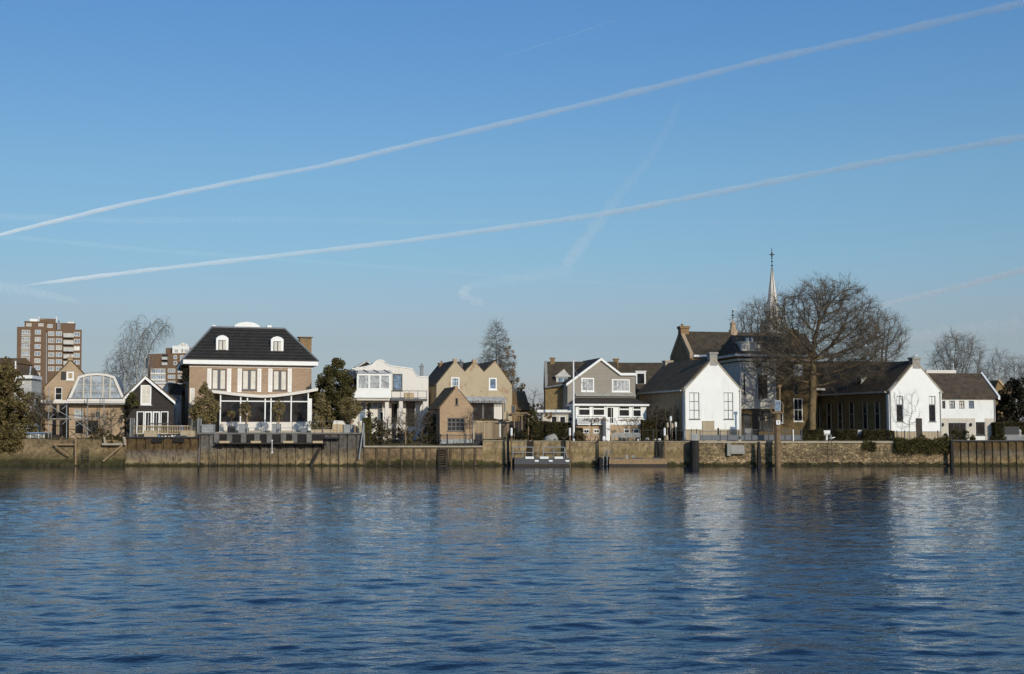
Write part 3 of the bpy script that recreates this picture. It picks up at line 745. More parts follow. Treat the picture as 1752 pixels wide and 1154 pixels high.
# flue left of the black house
m = MB(); a_ = P(213, 675, 187); m.lathe([(.13, 0), (.13, 2.9), (.2, 2.95), (.2, 3.1)], tuple(a_), 10); tag(m.build('flue', M['steel']), 'shiny steel flue pipe left of the black gable', 'flue')
# 3 black boarded house
h = House('black_house', 'small black boarded gabled house with white bargeboards and doors', 'house', 215, 185, 3.75, L=11)
h.win(240.5, 659, 259, 693, 2, 2, gm='curtain', fw=.2, zs=[.5])
h.win(233.5, 704, 246.5, 743, 1, 1, 'paint', 'glass', fw=.14, sill=False, name='door'); h.win(247, 704, 260, 743, 2, 1, 'paint', 'glass', fw=.2, sill=False, name='door')
h.win(261, 704, 273.5, 743, 2, 1, 'paint', 'glass', fw=.2, sill=False, name='door'); h.win(274.5, 704, 288, 743, 1, 1, 'paint', 'glass', fw=.14, sill=False, name='door')
out = h.poly([(215, 752), (297, 752), (297, 684), (248.5, 645.5), (215, 678)]); h.shell(out, 'black_board')
h.gable_roof(out[4], out[3], out[2], 11, 'roof_dark', .2, -.4)
h.barge([h.uv(211, 681.5, -.5), h.uv(248.5, 644, -.5), h.uv(300, 687.5, -.5)], .42, -.55, -.41)
h.box(255, 724.5, 292, 726.5, -1.2, -1.1, 'iron', 'rail')
# annex to its right
h = House('white_annex', 'white rendered annex with dark roof between black house and villa', 'house', 263, 199, 3.75, th=0, L=6)
out = h.poly([(263, 752), (310, 752), (310, 675), (287.5, 675), (287.5, 657), (263, 657)]); h.shell(out, 'cream')
m = MB(); a_, b_, c_, e_ = h.rect(263, 654.5, 289, 657, -.2); m.box(a_, b_, -.25, 6, c_, e_); m.build('parapet', M['paint'], h.o)
a_, b_, c_, e_ = h.rect(288, 660.5, 311, 675, -.3); m = MB().prism_x([(-.4, c_), (3.0, e_+.4), (6, c_)], a_, b_); m.build('roof', M['roof_brown'], h.o)
h.win(297, 676, 309, 690, 1, 1, 'ppaint', 'lace', hole=False, sill=False); h.box(299, 692, 306, 740, -.3, -.01, 'paint', 'door')
# 4 villa
h = House('villa', 'large tan brick villa with black hipped roof and two white dormers', 'house', 322, 188, 4.42, L=20)
for k_, (a_, b_) in enumerate(((362.5, 387), (414.5, 439), (467, 491))): h.win(a_, 632+k_*1.0, b_, 667+k_*.8, 2, 2, 'greyframe', 'curtain', fw=.14, mw=.42, zs=[])
h.win(325, 664, 333, 692, 1, 1, 'paint', 'curtain', sill=False)
h.win(378, 679, 408, 722, 3, 1, 'greyframe', 'glass', sill=False); h.win(414, 679, 458, 722, 4, 1, 'greyframe', 'glass', sill=False); h.win(468, 679, 524, 722, 4, 1, 'greyframe', 'glass', sill=False)
out = h.poly([(322, 735), (533, 735), (533, 622), (322, 622)]); zt = out[3][1]; zt = (out[2][1]+out[3][1])/2
out = [(0, 0), (out[1][0], 0), (out[2][0], zt), (0, zt)]; Wd = out[1][0]; h.shell(out, 'brick_villa')
# cornice
m = MB().box(-.95, Wd+.75, -.85, 20.8, zt-.25, zt+.38); m.build('cornice', M['paint'], h.o)
m = MB().box(-1.02, Wd+.82, -.92, 20.9, zt+.38, zt+.5); m.build('gutter', M['black'], h.o)
m = MB().box(-.05, Wd+.05, -.06, -.005, zt-.62, zt-.5); m.build('string_course', M['paint'], h.o)
lx, lz = h.uv(362.5, 560, 3.3); rx, rz_ = h.uv(487, 562, 3.3); zr = (lz+rz_)/2
m = MB(); zb = zt+.5; V = [(-.98, -.88, zb), (Wd+.78, -.88, zb), (Wd+.78, 20.8, zb), (-.98, 20.8, zb), (lx, 3.3, zr), (rx, 3.3, zr), (rx, 17, zr), (lx, 17, zr)]
m.add(V, [(0, 1, 5, 4), (1, 2, 6, 5), (2, 3, 7, 6), (3, 0, 4, 7), (4, 5, 6, 7), (3, 2, 1, 0)]); rf = m.build('roof', M['roof_villa'], h.o)
m = MB()
for (p, q) in ((V[0], V[4]), (V[1], V[5]), (V[4], V[5])): m.bar(p, q, .13, 6)
m.build('ridge_tiles', M['zinc'], rf)
for (a_, b_, t_, u_) in ((370, 391, 573.5, 603), (464, 485.5, 575.5, 605)):
    x0, x1, z0, z1 = h.rect(a_, t_, b_, u_, .0); xm = (x0+x1)/2; ww = x1-x0
    prof = [(x0, z0), (x1, z0), (x1, z1-.45), (x0+ww*.8, z1-.14), (xm, z1), (x0+ww*.2, z1-.14), (x0, z1-.45)]
    m = MB(); m.prism_y(prof, .3, 3.4); m.box(x0-.12, x1+.12, .12, .5, z0-.12, z0+.02); dm = m.build('dormer', M['paint'], h.o)
    m = MB(); q = (x0+ww*.2, x1-ww*.2, z0+.3, z1-.75); m.box(q[0], q[1], .22, .29, q[2], q[3]); fr = m.build('window_frame', M['greyframe'], dm)
    m = MB()
    for s_ in (0, 1): xx = q[0]+.1+s_*(q[1]-q[0])*.52; m.box(xx, xx+(q[1]-q[0])*.38, .17, .215, q[2]+.1, q[3]-.1)
    m.build('pane', M['curtain'], dm)
# shutters beside the windows
for k_, (a_, b_) in enumerate(((354.5, 361.5), (388.5, 395.5), (406.5, 413.5), (440.5, 447), (459, 466), (492.5, 499))):
    x0, x1, z0, z1 = h.rect(a_, 631, b_, 671, -.05); m = MB().box(x0, x1, -.06, -.004, z0, z1)
    sh = m.build('shutter', M['paint'], h.o)
    m = MB(); m.box(x0+.13, x1-.13, -.075, -.062, z0+.9, z1-.15); m.box(x0+.13, x1-.13, -.075, -.062, z0+.15, z0+.75); m.build('panel', M['cream'], sh)
# tall side chimney with raised cap
x0, x1, z0, z1 = h.rect(512.5, 580, 533, 622, 6.2); m = MB().box(x0, x1, 6.2, 8, 0, z1)
for q in (x0+.1, x1-.25): m.box(q, q+.15, 6.3, 7.9, z1, z1+.18)
m.box(x0-.2, x1+.2, 6.0, 8.2, z1+.18, z1+.32); m.build('chimney', M['brick_brown'], h.o)
ar = h.poly([(400, 560), (402, 556), (410, 552.5), (422, 551), (434, 552.5), (443, 556.5), (445, 560)], 7)
m = MB(); m.prism_y(list(reversed(ar)), 7, 13); x0, x1, z0, z1 = h.rect(457, 557, 465, 562, 6); m.box(x0, x1, 6, 7, zr-.1, z1); x0, x1, z0, z1 = h.rect(363, 556.5, 369, 560, 6); m.box(x0, x1, 6, 6.4, zr-.1, z1); m.build('roof_lantern', M['paint'], h.o)
# conservatory under a swooping canopy
cp = [(358, 667), (372, 668.5), (400, 672), (425, 674.5), (450, 676), (470, 675), (500, 671.5), (525, 667.5), (544, 664)]
top = h.poly(cp, -4.4); m = MB(); m.prism_y([(x, z-.42) for x, z in top]+[(x, z) for x, z in reversed(top)], -4.5, -.1); m.build('canopy', M['cream'], h.o)
zc = lambda x: np.interp(x, [p[0] for p in top], [p[1]-.42 for p in top])
xs_ = [h.uv(q, 700, -4)[0] for q in (377, 411.5, 423, 453.5, 463.5, 498, 527)]; zbse = h.uv(450, 722.5, -4)[1]; zrail = h.uv(450, 687, -4)[1]
m = MB()
for i, x in enumerate(xs_): m.box(x-.09, x+.09, -4.1, -3.9, 0.003, zc(x)-.01)
m.box(xs_[-1]+.05, xs_[-1]+.55, -4.05, -3.95, .003, h.uv(500, 682, -4)[1])
for a_, b_ in zip(xs_, xs_[1:]): m.box(a_+.1, b_-.1, -4.06, -3.94, zrail-.08, zrail+.08)
m.build('conservatory_frame', M['paint'], h.o)
m = MB()
for a_, b_ in zip(xs_, xs_[1:]): m.add([(a_+.09, -3.97, zbse), (b_-.09, -3.97, zbse), (b_-.09, -3.97, zc(b_)-.02), (a_+.09, -3.97, zc(a_)-.02)], [(0, 1, 2, 3)])
m.add([(xs_[-1], -3.9, zbse), (xs_[-1], -.05, zbse), (xs_[-1], -.05, zc(xs_[-1])), (xs_[-1], -3.9, zc(xs_[-1]))], [(0, 1, 2, 3)])
x1 = h.uv(541, 680, -1)[0]; m.add([(xs_[-1]+.1, -1.2, zbse+2), (x1, -1.2, zbse+2), (x1, -1.2, zc(x1)-.05), (xs_[-1]+.1, -1.2, zc(x1)-.05)], [(0, 1, 2, 3)])
m.build('glazing', M['glass'], h.o)
m = MB(); m.box(xs_[0]+.1, xs_[4]-.1, -4.15, -3.85, .003, zbse); m.box(xs_[4]+.1, xs_[6]-.1, -4.15, -3.85, .003, zbse); m.build('conservatory_base', M['cream'], h.o)
m = MB(); m.box(xs_[0]+.5, xs_[6]+1.5, -5.6, -4.2, .003, .42); m.box(xs_[0]-1, xs_[6]+2.5, -6.6, -5.62, .003, .2); m.build('step', M['paving'], h.o)
V0 = h
# 5 white modern house with Dutch gable
h = House('white_modern_house', 'cream rendered house with curved gable and glazed balcony bay', 'house', 602, 192, 3.3, th=13, L=12)
h.win(671.5, 640, 688.5, 669, 1, 1, 'greyframe', 'glass_b', fw=.16, zs=[.55])
h.win(669, 690, 681, 724, 1, 1, 'ppaint', 'glass'); h.win(694.5, 688, 710, 730, 1, 1, 'greyframe', 'glass', sill=False); h.win(628, 688, 655, 700, 3, 1, 'paint', 'glass_b', sill=False)
h.win(614, 688, 626, 722, 1, 2, 'paint', 'glass_b'); h.win(648, 703, 658, 740, 1, 1, 'paint', 'glass', fw=.25, sill=False, name='door')
out = h.poly([(602, 752), (733, 752), (733, 646), (716, 645.5), (713, 643), (706, 632), (688, 629.5), (668, 627), (660.5, 623.5), (656.5, 618), (650, 617), (644.5, 618), (640, 622), (636, 625.5), (625, 628.5), (602, 632)]); h.shell(out, 'cream')
m = MB(); oo = out[2:]
for (x0, z0), (x1, z1) in zip(oo, oo[1:]): m.prism_y([(x1, z1), (x0, z0), (x0, z0+.13), (x1, z1+.13)][::1], -.1, .4)
m.build('coping', M['paint'], h.o)
D_ = -3.0
x0, x1, z0, z1 = h.rect(603, 667.5, 668.5, 681, D_); bx0, bx1, bz0, bz1 = x0, x1, z0, z1
m = MB().box(x0, x1, D_, -.01, z0, z1); m.build('balcony', M['paint'], h.o)
x0, x1, z0, z1 = h.rect(612, 643, 668, 667.5, D_); m = MB()
for q in (612, 631.5, 650.5, 667): xx = h.uv(q, 655, D_)[0]; m.box(xx-.13, xx+.13, D_-.02, D_+.2, z0+.003, z1)
m.box(x0-.1, x1+.1, D_-.04, D_+.24, z1, z1+.3); m.box(x0, x1, D_-.01, D_+.15, z0+.003, z0+.25); bf = m.build('bay_frame', M['paint'], h.o)
m = MB(); m.box(x0, x1, D_+.06, D_+.1, z0+.25, z1-.003); m.add([(x0-.5, D_+.1, z0+.2), (x0-.5, -.02, z0+.2), (x0-.5, -.02, z1), (x0-.5, D_+.1, z1)], [(0, 1, 2, 3)]); m.build('pane', M['lace'], bf)
m = MB(); zl = h.uv(640, 634, -.02)[1]; m.prism_x([(D_-.2, z1+.32), (-.02, zl-.02), (-.02, zl+.04), (D_-.2, z1+.4)], x0-.3, x1+.3); m.build('bay_roof', M['roofglass'], h.o)
m = MB()
for q in (612, 630, 648, 666): xx = h.uv(q, 641, D_)[0]; m.bar((xx, D_-.2, z1+.45), (xx-.4, -.05, zl+.08), .06, 5)
m.build('roof_rafter', M['greyframe'], h.o)
x0, x1, z0, z1 = h.rect(602, 682, 667, 685.5, D_); m = MB().box(x0, x1, D_-.1, -.01, z0, z1-.02); m.build('awning_box', M['beige'], h.o)
x0, x1, z0, z1 = h.rect(668, 682.5, 731, 686, D_+.3); m = MB().box(x0+.1, x1, D_+.3, -.01, z0, z1); m.build('balcony_slab', M['greyframe'], h.o)
m = MB()
for f in np.linspace(0, 1, 5): xx = x0+.2+(x1-x0-.3)*f; m.box(xx-.03, xx+.03, D_+.35, D_+.42, z1+.003, z1+1.12)
m.box(x0+.1, x1, D_+.33, D_+.44, z1+1.12, z1+1.2); m.box(x0+.1, x1, D_+.36, D_+.4, z1+.12, z1+.18); m.build('railing', M['iron'], h.o)
m = MB().box(x0+2.2, x0+3.6, D_+.8, D_+1.4, z1+.003, z1+.9); m.build('planter', M['woodlight'], h.o)
for q in (662, 686, 727):
    xx = h.uv(q, 700, D_+.5)[0]; m = MB().box(xx-.28, xx+.28, D_+.5, D_+1.0, 0, z0-.003); m.build('pillar', M['cream'], h.o)
h.chimney(719.5, 626, 724.5, 640, 4, .5, 'zinc')
hf = House('small_gabled_roof', 'tiny dark gabled roof top peeping over the white curved gable', 'house', 612, 212, 3.3, th=13, L=8)
out = hf.poly([(612, 700), (640, 700), (640, 629), (627, 620), (612, 629)]); hf.shell(out, 'black_board'); hf.gable_roof(out[4], out[3], out[2], 8, 'ppaint', .25, -.3)
# 6 triple-gabled tan house
h = House('triple_gabled_house', 'tan rendered house with three pointed gables in a row', 'house', 746, 194, 3.3, L=10)
h.win(772, 645.5, 786.5, 667, 3, 3, gm='glass_b', fw=.2); h.win(836.5, 646.5, 850.5, 667.5, 1, 1, gm='glass_b', fw=.22)
h.win(798, 685, 826, 720, 1, 1, 'greyframe', 'glass', sill=False); h.win(826.5, 685, 861, 720, 2, 1, 'greyframe', 'glass', sill=False, xs=[.05, .5])
gp = [(746, 752), (876, 752), (876, 660), (847, 618.5), (828, 637), (812, 619), (795.5, 636.5), (779, 618), (747, 657.5)]
out = h.poly(gp); h.shell(out, 'tan')
for (a_, b_, c_) in ((8, 7, 6), (6, 5, 4), (4, 3, 2)): h.gable_roof(out[a_], out[b_], out[c_], 10, 'roof_dark' if a_ != 8 else 'roof_brown', .14, .12)
h.chimney(752, 621, 761, 640, 7, .8, 'brick_brown'); h.chimney(786, 619, 792, 634, 4, .7, 'greyframe')
for q, y_ in ((779, 617), (812, 618)): 
    x, z = h.uv(q, y_, 0); MB().box(x-.3, x+.3, -.03, .5, z-.3, z+.25).build('gable_cap', M['brick_tan'], h.o)
x0, x1, z0, z1 = h.rect(845, 688, 859, 718, -.08); MB().box(x0, x1, -.12, -.06, z0, z1).build('screen', M['cream'], h.o)
x0, x1, z0, z1 = h.rect(797, 682.5, 866, 687.5, -1.2); m = MB(); m.prism_x([(-1.5, z0+.15), (-.01, z1+.25), (-.01, z1+.35), (-1.5, z0+.25)], x0, x1)
for i in range(26):
    a_ = x0+(x1-x0)*i/26; m.box(a_, a_+(x1-x0)/52, -1.52, -1.5, z0-.2, z0+.2)
m.build('awning', M['lace'], h.o)
x, z = h.uv(864, 700, -.05); MB().bar((x, -.1, z+1.3), (x, -.1, z-.4), .08, 6).build('drainpipe', M['steel'], h.o)
# rust-roofed barn right of it
h = House('rust_roofed_shed', 'low building with mossy rust brown tiled roof beside the three gables', 'shed', 868, 199, 3.3, th=0, L=9)
out = h.poly([(868, 752), (905, 752), (905, 701), (868, 701)]); h.shell(out, 'brick_dark')
x0, z0 = h.uv(866, 702, -.5); x1, _ = h.uv(908, 702, -.5); _, z1 = h.uv(880, 669.5, 4); m = MB()
xr = h.uv(898, 670, 4)[0]; m.add([(x0, -.5, z0), (x1, -.5, z0), (xr, 4, z1), (x0, 4, z1), (x1, 9, z0), (x0, 9, z0)], [(0, 1, 2, 3), (3, 2, 4, 5), (1, 4, 2), (0, 3, 5), (0, 5, 4, 1)]); m.build('roof', M['roof_rust'], h.o)
# small brick house on the lawn
h = House('brick_garden_house', 'small red brown brick garden house with steep gable near the lawn edge', 'garden house', 752.5, 182, 3.0, L=6.5)
h.win(765.5, 715.5, 794.5, 737.5, 4, 3, 'greyframe', 'glass', fw=.12, mw=.16); h.win(779, 681.5, 783.5, 693.5, 1, 1, 'greyframe', 'glass', fw=.06)
out = h.poly([(752.5, 762), (809.5, 762), (809.5, 699), (781, 663), (752.5, 698)]); h.shell(out, 'brick_small')
h.gable_roof(out[4], out[3], out[2], 6.5, 'roof_dark', .16, .14); 
x, z = h.uv(781, 663, 0); MB().box(x-.22, x+.22, -.03, .4, z-.25, z+.2).build('gable_cap', M['brick_small'], h.o)
x0, x1, z0, z1 = h.rect(752, 752, 810, 762, -.05); MB().box(x0, x1, -.06, -.002, z0-.1, z1).build('plinth', M['lace'], h.o)
for y_ in (1.2, 2.4, 3.6): MB().box(-.07, -.003, y_, y_+.5, .3, 3.4).build('pilaster', M['woodlight'], h.o)
x, z = h.uv(809.5, 701, -.1); MB().path([(x+.25, -.05, z+.1), (x-.1, -.12, z-.6), (x-.1, -.12, .1)], .06, 6).build('drainpipe', M['zinc'], h.o)
# 7 grey boarded house
h = House('grey_house', 'grey boarded gabled house with white trim and glazed veranda', 'house', 971, 190, 3.3, th=14, L=9)
h.win(994.5, 646.5, 1017, 670.5, 2, 1, gm='lace', fw=.22); h.win(1047, 649, 1078, 671, 4, 1, gm='lace', fw=.2, xs=[.3, .52, .72, .86])
gp = [(971, 752), (1087, 752), (1087, 641), (1062, 641), (1028.5, 614.5), (971, 656)]
out = h.poly(gp); h.shell(out, 'grey')
h.barge([h.uv(969, 656.5, -.3), h.uv(1028.5, 612.5, -.3), h.uv(1062, 638.5, -.3), h.uv(1088, 638.5, -.3)], .38, -.35, -.02, name='bargeboard')
m = MB()
for (x0, z0), (x1, z1) in ((out[5], out[4]), (out[4], out[3]), (out[3], out[2])):
    m.prism_y([(x0, z0), (x1, z1), (x1, z1+.2), (x0, z0+.2)], -.01, 9)
m.build('roof', M['roof_brown'], h.o)
x0, z0 = h.uv(974, 673.5, -.1); x1, z1 = h.uv(1087, 677, -.1)
m = MB(); m.prism_x([(-.35, z0-.4), (-.02, z0-.4), (-.02, z0+.05), (-.1, z0+.05)], h.uv(984, 675, 0)[0], h.uv(1087, 675, 0)[0]); m.build('flashing', M['concgrey'], h.o)
# veranda
dv = -3.4; a0, a1, q0, q1 = h.rect(985, 694, 1106, 742, dv); _, zt1 = h.uv(1040, 681, 0); _, zt0 = h.uv(1045, 691.5, dv-.3)
u0 = h.uv(985, 681, 0)[0]; u1 = h.uv(1084, 681, 0)[0]; m = MB()
m.add([(a0-.3, dv-.4, zt0), (a1+.3, dv-.4, zt0), (u1, -.02, zt1), (u0, -.02, zt1), (a0-.3, -.02, zt0), (a1+.3, -.02, zt0)], [(0, 1, 2, 3), (0, 3, 4), (1, 5, 2), (0, 4, 5, 1)]); m.build('veranda_roof', M['roof_porch'], h.o)
MB().box(a0-.35, a1+.35, dv-.48, -.03, zt0-.28, zt0-.004).build('fascia', M['paint'], h.o)
zb_ = h.uv(1045, 727.5, dv)[1]; ztop = zt0-.29
MB().box(a0, a1, dv, -.03, zb_, ztop).build('veranda_wall', M['paint'], h.o)
MB().box(a0+.1, a1-.1, dv+.1, -.03, -.3, zb_-.003).build('veranda_base', M['brick_tan'], h.o)
for (a_, b_, t_, u_) in ((989.5, 1009.5, 698, 711.5), (1014, 1034.5, 698, 711.5), (1058.5, 1077, 698.5, 713), (1082.5, 1097, 699, 713.5)):
    h.win(a_, t_-3.6, b_, u_, 4, 1, 'paint', 'glass', fw=.1, mw=.2, d=dv, hole=False, xs=[], zs=[.68])
h.win(1037, 695.5, 1051, 726.5, 2, 2, 'paint', 'glass', fw=.2, sill=False, d=dv, hole=False, name='door', xs=[.62], zs=[.36])
for (a_, b_) in ((988, 1010), (1013, 1035)):
    x0, x1, z0, z1 = h.rect(a_, 714.5, b_, 726, dv-.35); m = MB().box(x0, x1, dv-.42, dv-.33, z1-.12, z1).box(x0, x1, dv-.42, dv-.33, z0-.12, z0)
    n_ = 12
    for i in range(n_+1): xx = x0+(x1-x0)*i/n_; m.box(xx-.045, xx+.045, dv-.4, dv-.35, z0+.003, z1-.123)
    m.build('balustrade', M['paint'], h.o)
    MB().box(x0, x1, dv-.32, dv-.008, z0-.1, z1-.3).build('recess', M['greyframe'], h.o)
for (a_, b_) in ((998, 1008), (1015, 1026), (1067, 1077), (1083, 1093)): h.win(a_, 734.5, b_, 742, 2, 1, 'paint', 'glass', fw=.14, d=dv+.08, hole=False, sill=False, name='cellar_window')
x0, x1, z0, z1 = h.rect(1036.5, 714, 1043.5, 744, dv-1.6); MB().box(x0, x1, dv-1.7, dv-.05, -.2, z1).build('stair_wall', M['paint'], h.o)
x0, x1, z0, z1 = h.rect(1044, 728, 1056, 750, dv-1.5); m = MB()
for i in range(6): m.box(x0, x1, dv-2.0+i*.33, dv-1.67+i*.33, -.2, z0+(zb_-z0)*(i+1)/6-.004*i)
m.build('stairs', M['brick_tan'], h.o)
MB().bar((x1+.1, dv-.1, zb_+1), (x1+.5, dv-2.1, .9), .05, 6).bar((x1+.5, dv-2.1, .9), (x1+.5, dv-2.1, -.2), .05, 6).build('handrail', M['steel'], h.o)
H7 = h
# back wing left of the grey gable, running back
h = House('brick_wing_house', 'dark brick house with mossy roof and zinc dormer left of grey gable', 'house', 966, 192.5, 3.3, th=0, L=10)
lft = h.poly([(932, 752), (932, 663), (944.5, 622)], 0)
m = MB()
# gable end faces left: ridge along x
zE = h.uv(940, 661, 0)[1]; zR = h.uv(960, 622.5, 4.5)[1]; xL = h.uv(933, 700, 0)[0]; xR = h.uv(1000, 700, 0)[0]
m.prism_x([(0, -.3), (9, -.3), (9, zE), (4.5, zR), (0, zE)], xL, xR); m.build('wall', M['brick_dark'], h.o)
m = MB(); m.prism_x([(-.4, zE-.2), (4.5, zR+.03), (9.4, zE-.2), (9.4, zE+.1), (4.5, zR+.3), (-.4, zE+.1)], xL+.4, h.uv(1060, 640, 0)[0]); m.build('roof', M['roof_brown'], h.o)
m = MB(); m.prism_x([(-.15, zE-.3), (4.5, zR-.1), (9.1, zE-.3), (9.1, zE+.2), (4.5, zR+.45), (-.15, zE+.2)], xL-.05, xL+.39); m.build('gable_coping', M['concgrey'], h.o)
x0, x1, z0, z1 = h.rect(941.5, 614, 949, 626, 4.2); MB().box(x0, x1, 4.0, 4.9, zR-.5, z1).box(x0-.1, x1+.1, 3.9, 5.0, z1, z1+.15).build('chimney', M['brick_brown'], h.o)
x0, x1, z0, z1 = h.rect(951.5, 644, 972, 661, .2); m = MB(); m.box(x0, x1, .25, 3.5, z0+.1, z1-.1); m.box(x0-.15, x1+.4, .1, 3.6, z1-.1, z1+.12); m.prism_y([(x0, z1+.12), (x1+.2, z1+.12), ((x0+x1)/2+.3, z1+1.1)], .5, 3.6); dm = m.build('dormer', M['ppaint'], h.o)
MB().box(x0+.4, x0+1.0, .2, .247, z0+.25, z1-.25).box(x0+1.2, x0+1.7, .2, .247, z0+.25, z1-.25).build('pane', M['glass_b'], dm)
MB().bar((xL, -.5, zE-.25), (h.uv(969, 655, -.4)[0], -.5, zE+.3), .1, 6).build('gutter', M['zinc'], h.o)
# flat extension
h = House('flat_roofed_extension', 'low cream extension with white fascia behind the clipped hedge', 'extension', 926, 188.5, 3.3, th=0, L=3.9)
h.win(943, 712, 953.5, 728, 1, 1, sill=False); h.win(957, 712, 968.5, 750, 1, 1, sill=False, fw=.14)
out = h.poly([(926, 752), (985, 752), (985, 706), (926, 706)]); h.shell(out, 'beige')
x0, x1, z0, z1 = h.rect(919, 701.5, 978, 706, -.6); MB().box(x0, x1, -.7, 3.9, z0, z1).build('fascia', M['paint'], h.o)
x0, x1, z0, z1 = h.rect(927, 706.5, 985, 709, -.2); MB().box(x0, x1, -.2, -.01, z0, z1).build('trim', M['paint'], h.o)
MB().lathe([(.15, 0), (.22, .3), (.1, .5)], (h.uv(976, 720, -.2)[0], -.2, h.uv(976, 720, -.2)[1]), 8).build('wall_lamp', M['iron'], h.o)
# back terrace roof right of the grey gable (behind it)
h = House('back_row_house', 'brown roofed house behind with white framed dormer and square chimneys', 'house', 1040, 206, 3.3, th=0, L=10)
zE = h.uv(1080, 668, 0)[1]; zR = h.uv(1080, 624, 4.5)[1]; xL = h.uv(1050, 640, 0)[0]; xR = h.uv(1160, 640, 0)[0]
m = MB(); m.prism_x([(0, -.3), (9, -.3), (9, zE), (4.5, zR), (0, zE)], xL, xR); m.build('wall', M['brick_dark'], h.o)
m = MB(); m.prism_x([(-.4, zE-.2), (4.5, zR-.0), (9.4, zE-.2), (9.4, zE+.1), (4.5, zR+.3), (-.4, zE+.1)], xL-.1, xR+.1); m.build('roof', M['roof_brown'], h.o)
x0, x1, z0, z1 = h.rect(1050, 616, 1058, 640, 3.5); MB().box(x0, x1, 3.3, 4.2, z0, z1).box(x0-.12, x1+.12, 3.2, 4.3, z1, z1+.2).build('chimney', M['brick_brown'], h.o)
x0, x1, z0, z1 = h.rect(1088, 636.5, 1105, 661, .6); dm = MB().box(x0, x1, .6, 4, z0, z1).box(x0-.1, x1+.1, .5, 4, z1, z1+.15).build('dormer', M['paint'], h.o); MB().box(x0+.25, x1-.25, .54, .597, z0+.4, z1-.3).build('pane', M['glass'], dm)
# 8 white gable house
def white_house(nm, lab, px0, px1, Y, ea, apx, apy, er_, base_y, L, sidem, wins, th=17, roofm='roof_dark', gm='blind'):
    h = House(nm, lab, 'house', px0, Y, 3.3, th=th, L=L)
    return h
h = House('white_gabled_house', 'bright white gabled house with four-tier sash windows and tan door panel', 'house', 1171, 181, 3.3, L=16.5)
for a_, b_ in ((1179.5, 1196.5), (1238.5, 1254.5)): h.win(a_, 672, b_, 717.5, 2, 3, 'greyframe', 'blind', fw=.07, mw=.08, zs=[.335, .66])
out = h.poly([(1171, 757), (1268, 757), (1268, 665), (1220.5, 613), (1171, 665)]); h.shell(out, 'white', L=.6, name='front_wall')
h.shell([(x+(.03 if i in (0, 4) else -.03 if i in (1, 2) else 0), z-(.03 if i > 1 else 0)) for i, (x, z) in enumerate(out)], 'brick_side', L=16.5, name='side_wall', y0=.61)
h.gable_roof(out[4], out[3], out[2], 16.5, 'roof_dark', .16, .42)
h.barge([(out[4][0]-.2, out[4][1]-.25), (out[3][0], out[3][1]+.12), (out[2][0]+.2, out[2][1]-.25)], .26, -.08, .41, 'conc', 'gable_coping')
x0, x1, z0, z1 = h.rect(1213, 603, 1228.5, 614, 0); MB().box(x0+.12, x1-.12, -.02, .9, z0-1, z1-.25).box(x0, x1, -.14, 1.02, z1-.25, z1).build('chimney', M['concgrey'], h.o)
x0, x1, z0, z1 = h.rect(1125, 617, 1138, 628, 15.5); xx = out[3][0]; MB().box(xx-.6, xx+.6, 15.4, 16.4, z0-1.2, z1-.2).box(xx-.72, xx+.72, 15.3, 16.5, z1-.2, z1).build('chimney', M['conc'], h.o)
MB().prism_y([(out[4][0]-.3, out[4][1]-.4), (out[3][0], out[3][1]+.25), (out[2][0], out[2][1]-.1), (out[3][0], out[3][1]-.1), (out[4][0], out[4][1]-.5)], 16.4, 16.8).build('rear_coping', M['conc'], h.o)
MB().box(-.32, -.002, .62, 16.4, out[4][1]-.38, out[4][1]-.12).build('gutter', M['ppaint'], h.o)
x0, x1, z0, z1 = h.rect(1171, 735, 1268, 757, -.04); MB().box(x0+.25, x1-.15, -.05, -.002, z0, z1).build('plinth', M['tan_base'], h.o)
x0, x1, z0, z1 = h.rect(1202.5, 721.5, 1222, 749, -.05); MB().box(x0, x1, -.12, -.052, z0, z1).box(x0-.06, x0+.01, -.16, -.05, z0, z1+.05).box(x0, x1, -.16, -.05, z1, z1+.08).build('door', M['tan_base'], h.o)
for q in (.12, out[1][0]-.12):
    MB().bar((q, -.1, .2), (q, -.1, out[4][1]-.35), .07, 8).bar((q, -.1, out[4][1]-.35), (q, -.1, out[4][1]-.1), .16, 8).build('drainpipe', M['ppaint'], h.o)
# 9 dark house behind and white-fronted mansion
h = House('tall_brick_house', 'tall dark brick house with long brown ridge roof and weathervane turret behind the white gable', 'house', 1187, 206, 3.3, th=12, L=9)
zE = h.uv(1210, 608, 0)[1]; zR = h.uv(1210, 571, 4.5)[1]; xL = h.uv(1180, 608, 0)[0]; xR = h.uv(1395, 600, 0)[0]
m = MB(); m.prism_x([(0, -.3), (9, -.3), (9, zE), (4.5, zR), (0, zE)], xL, xR); m.build('wall', M['brick_brown'], h.o)
m = MB(); m.prism_x([(-.5, zE-.1), (4.5, zR+.03), (9.4, zE-.1), (9.4, zE+.2), (4.5, zR+.3), (-.5, zE+.2)], xL+.5, xR+.3); m.build('roof', M['roof_brown'], h.o)
m = MB(); m.prism_x([(-.35, zE-.6), (4.5, zR-.2), (9.3, zE-.6), (9.3, zE+.3), (4.5, zR+.5), (-.35, zE+.3)], xL-.1, xL+.49); m.build('gable_coping', M['brick_tan'], h.o)
MB().box(xL+.5, h.uv(1245, 608, 0)[0], -.6, -.003, zE-.35, zE+.0).build('cornice', M['paint'], h.o)
x0, x1, z0, z1 = h.rect(1172, 558.5, 1188, 572, 4); MB().box(xL-.1, xL+1.3, 3.8, 5.2, zR-.8, z1-.4).box(xL-.25, xL+1.45, 3.65, 5.35, z1-.4, z1).box(xL+.2, xL+.5, 4.2, 4.6, z1, z1+.4).build('chimney', M['brick_brown'], h.o)
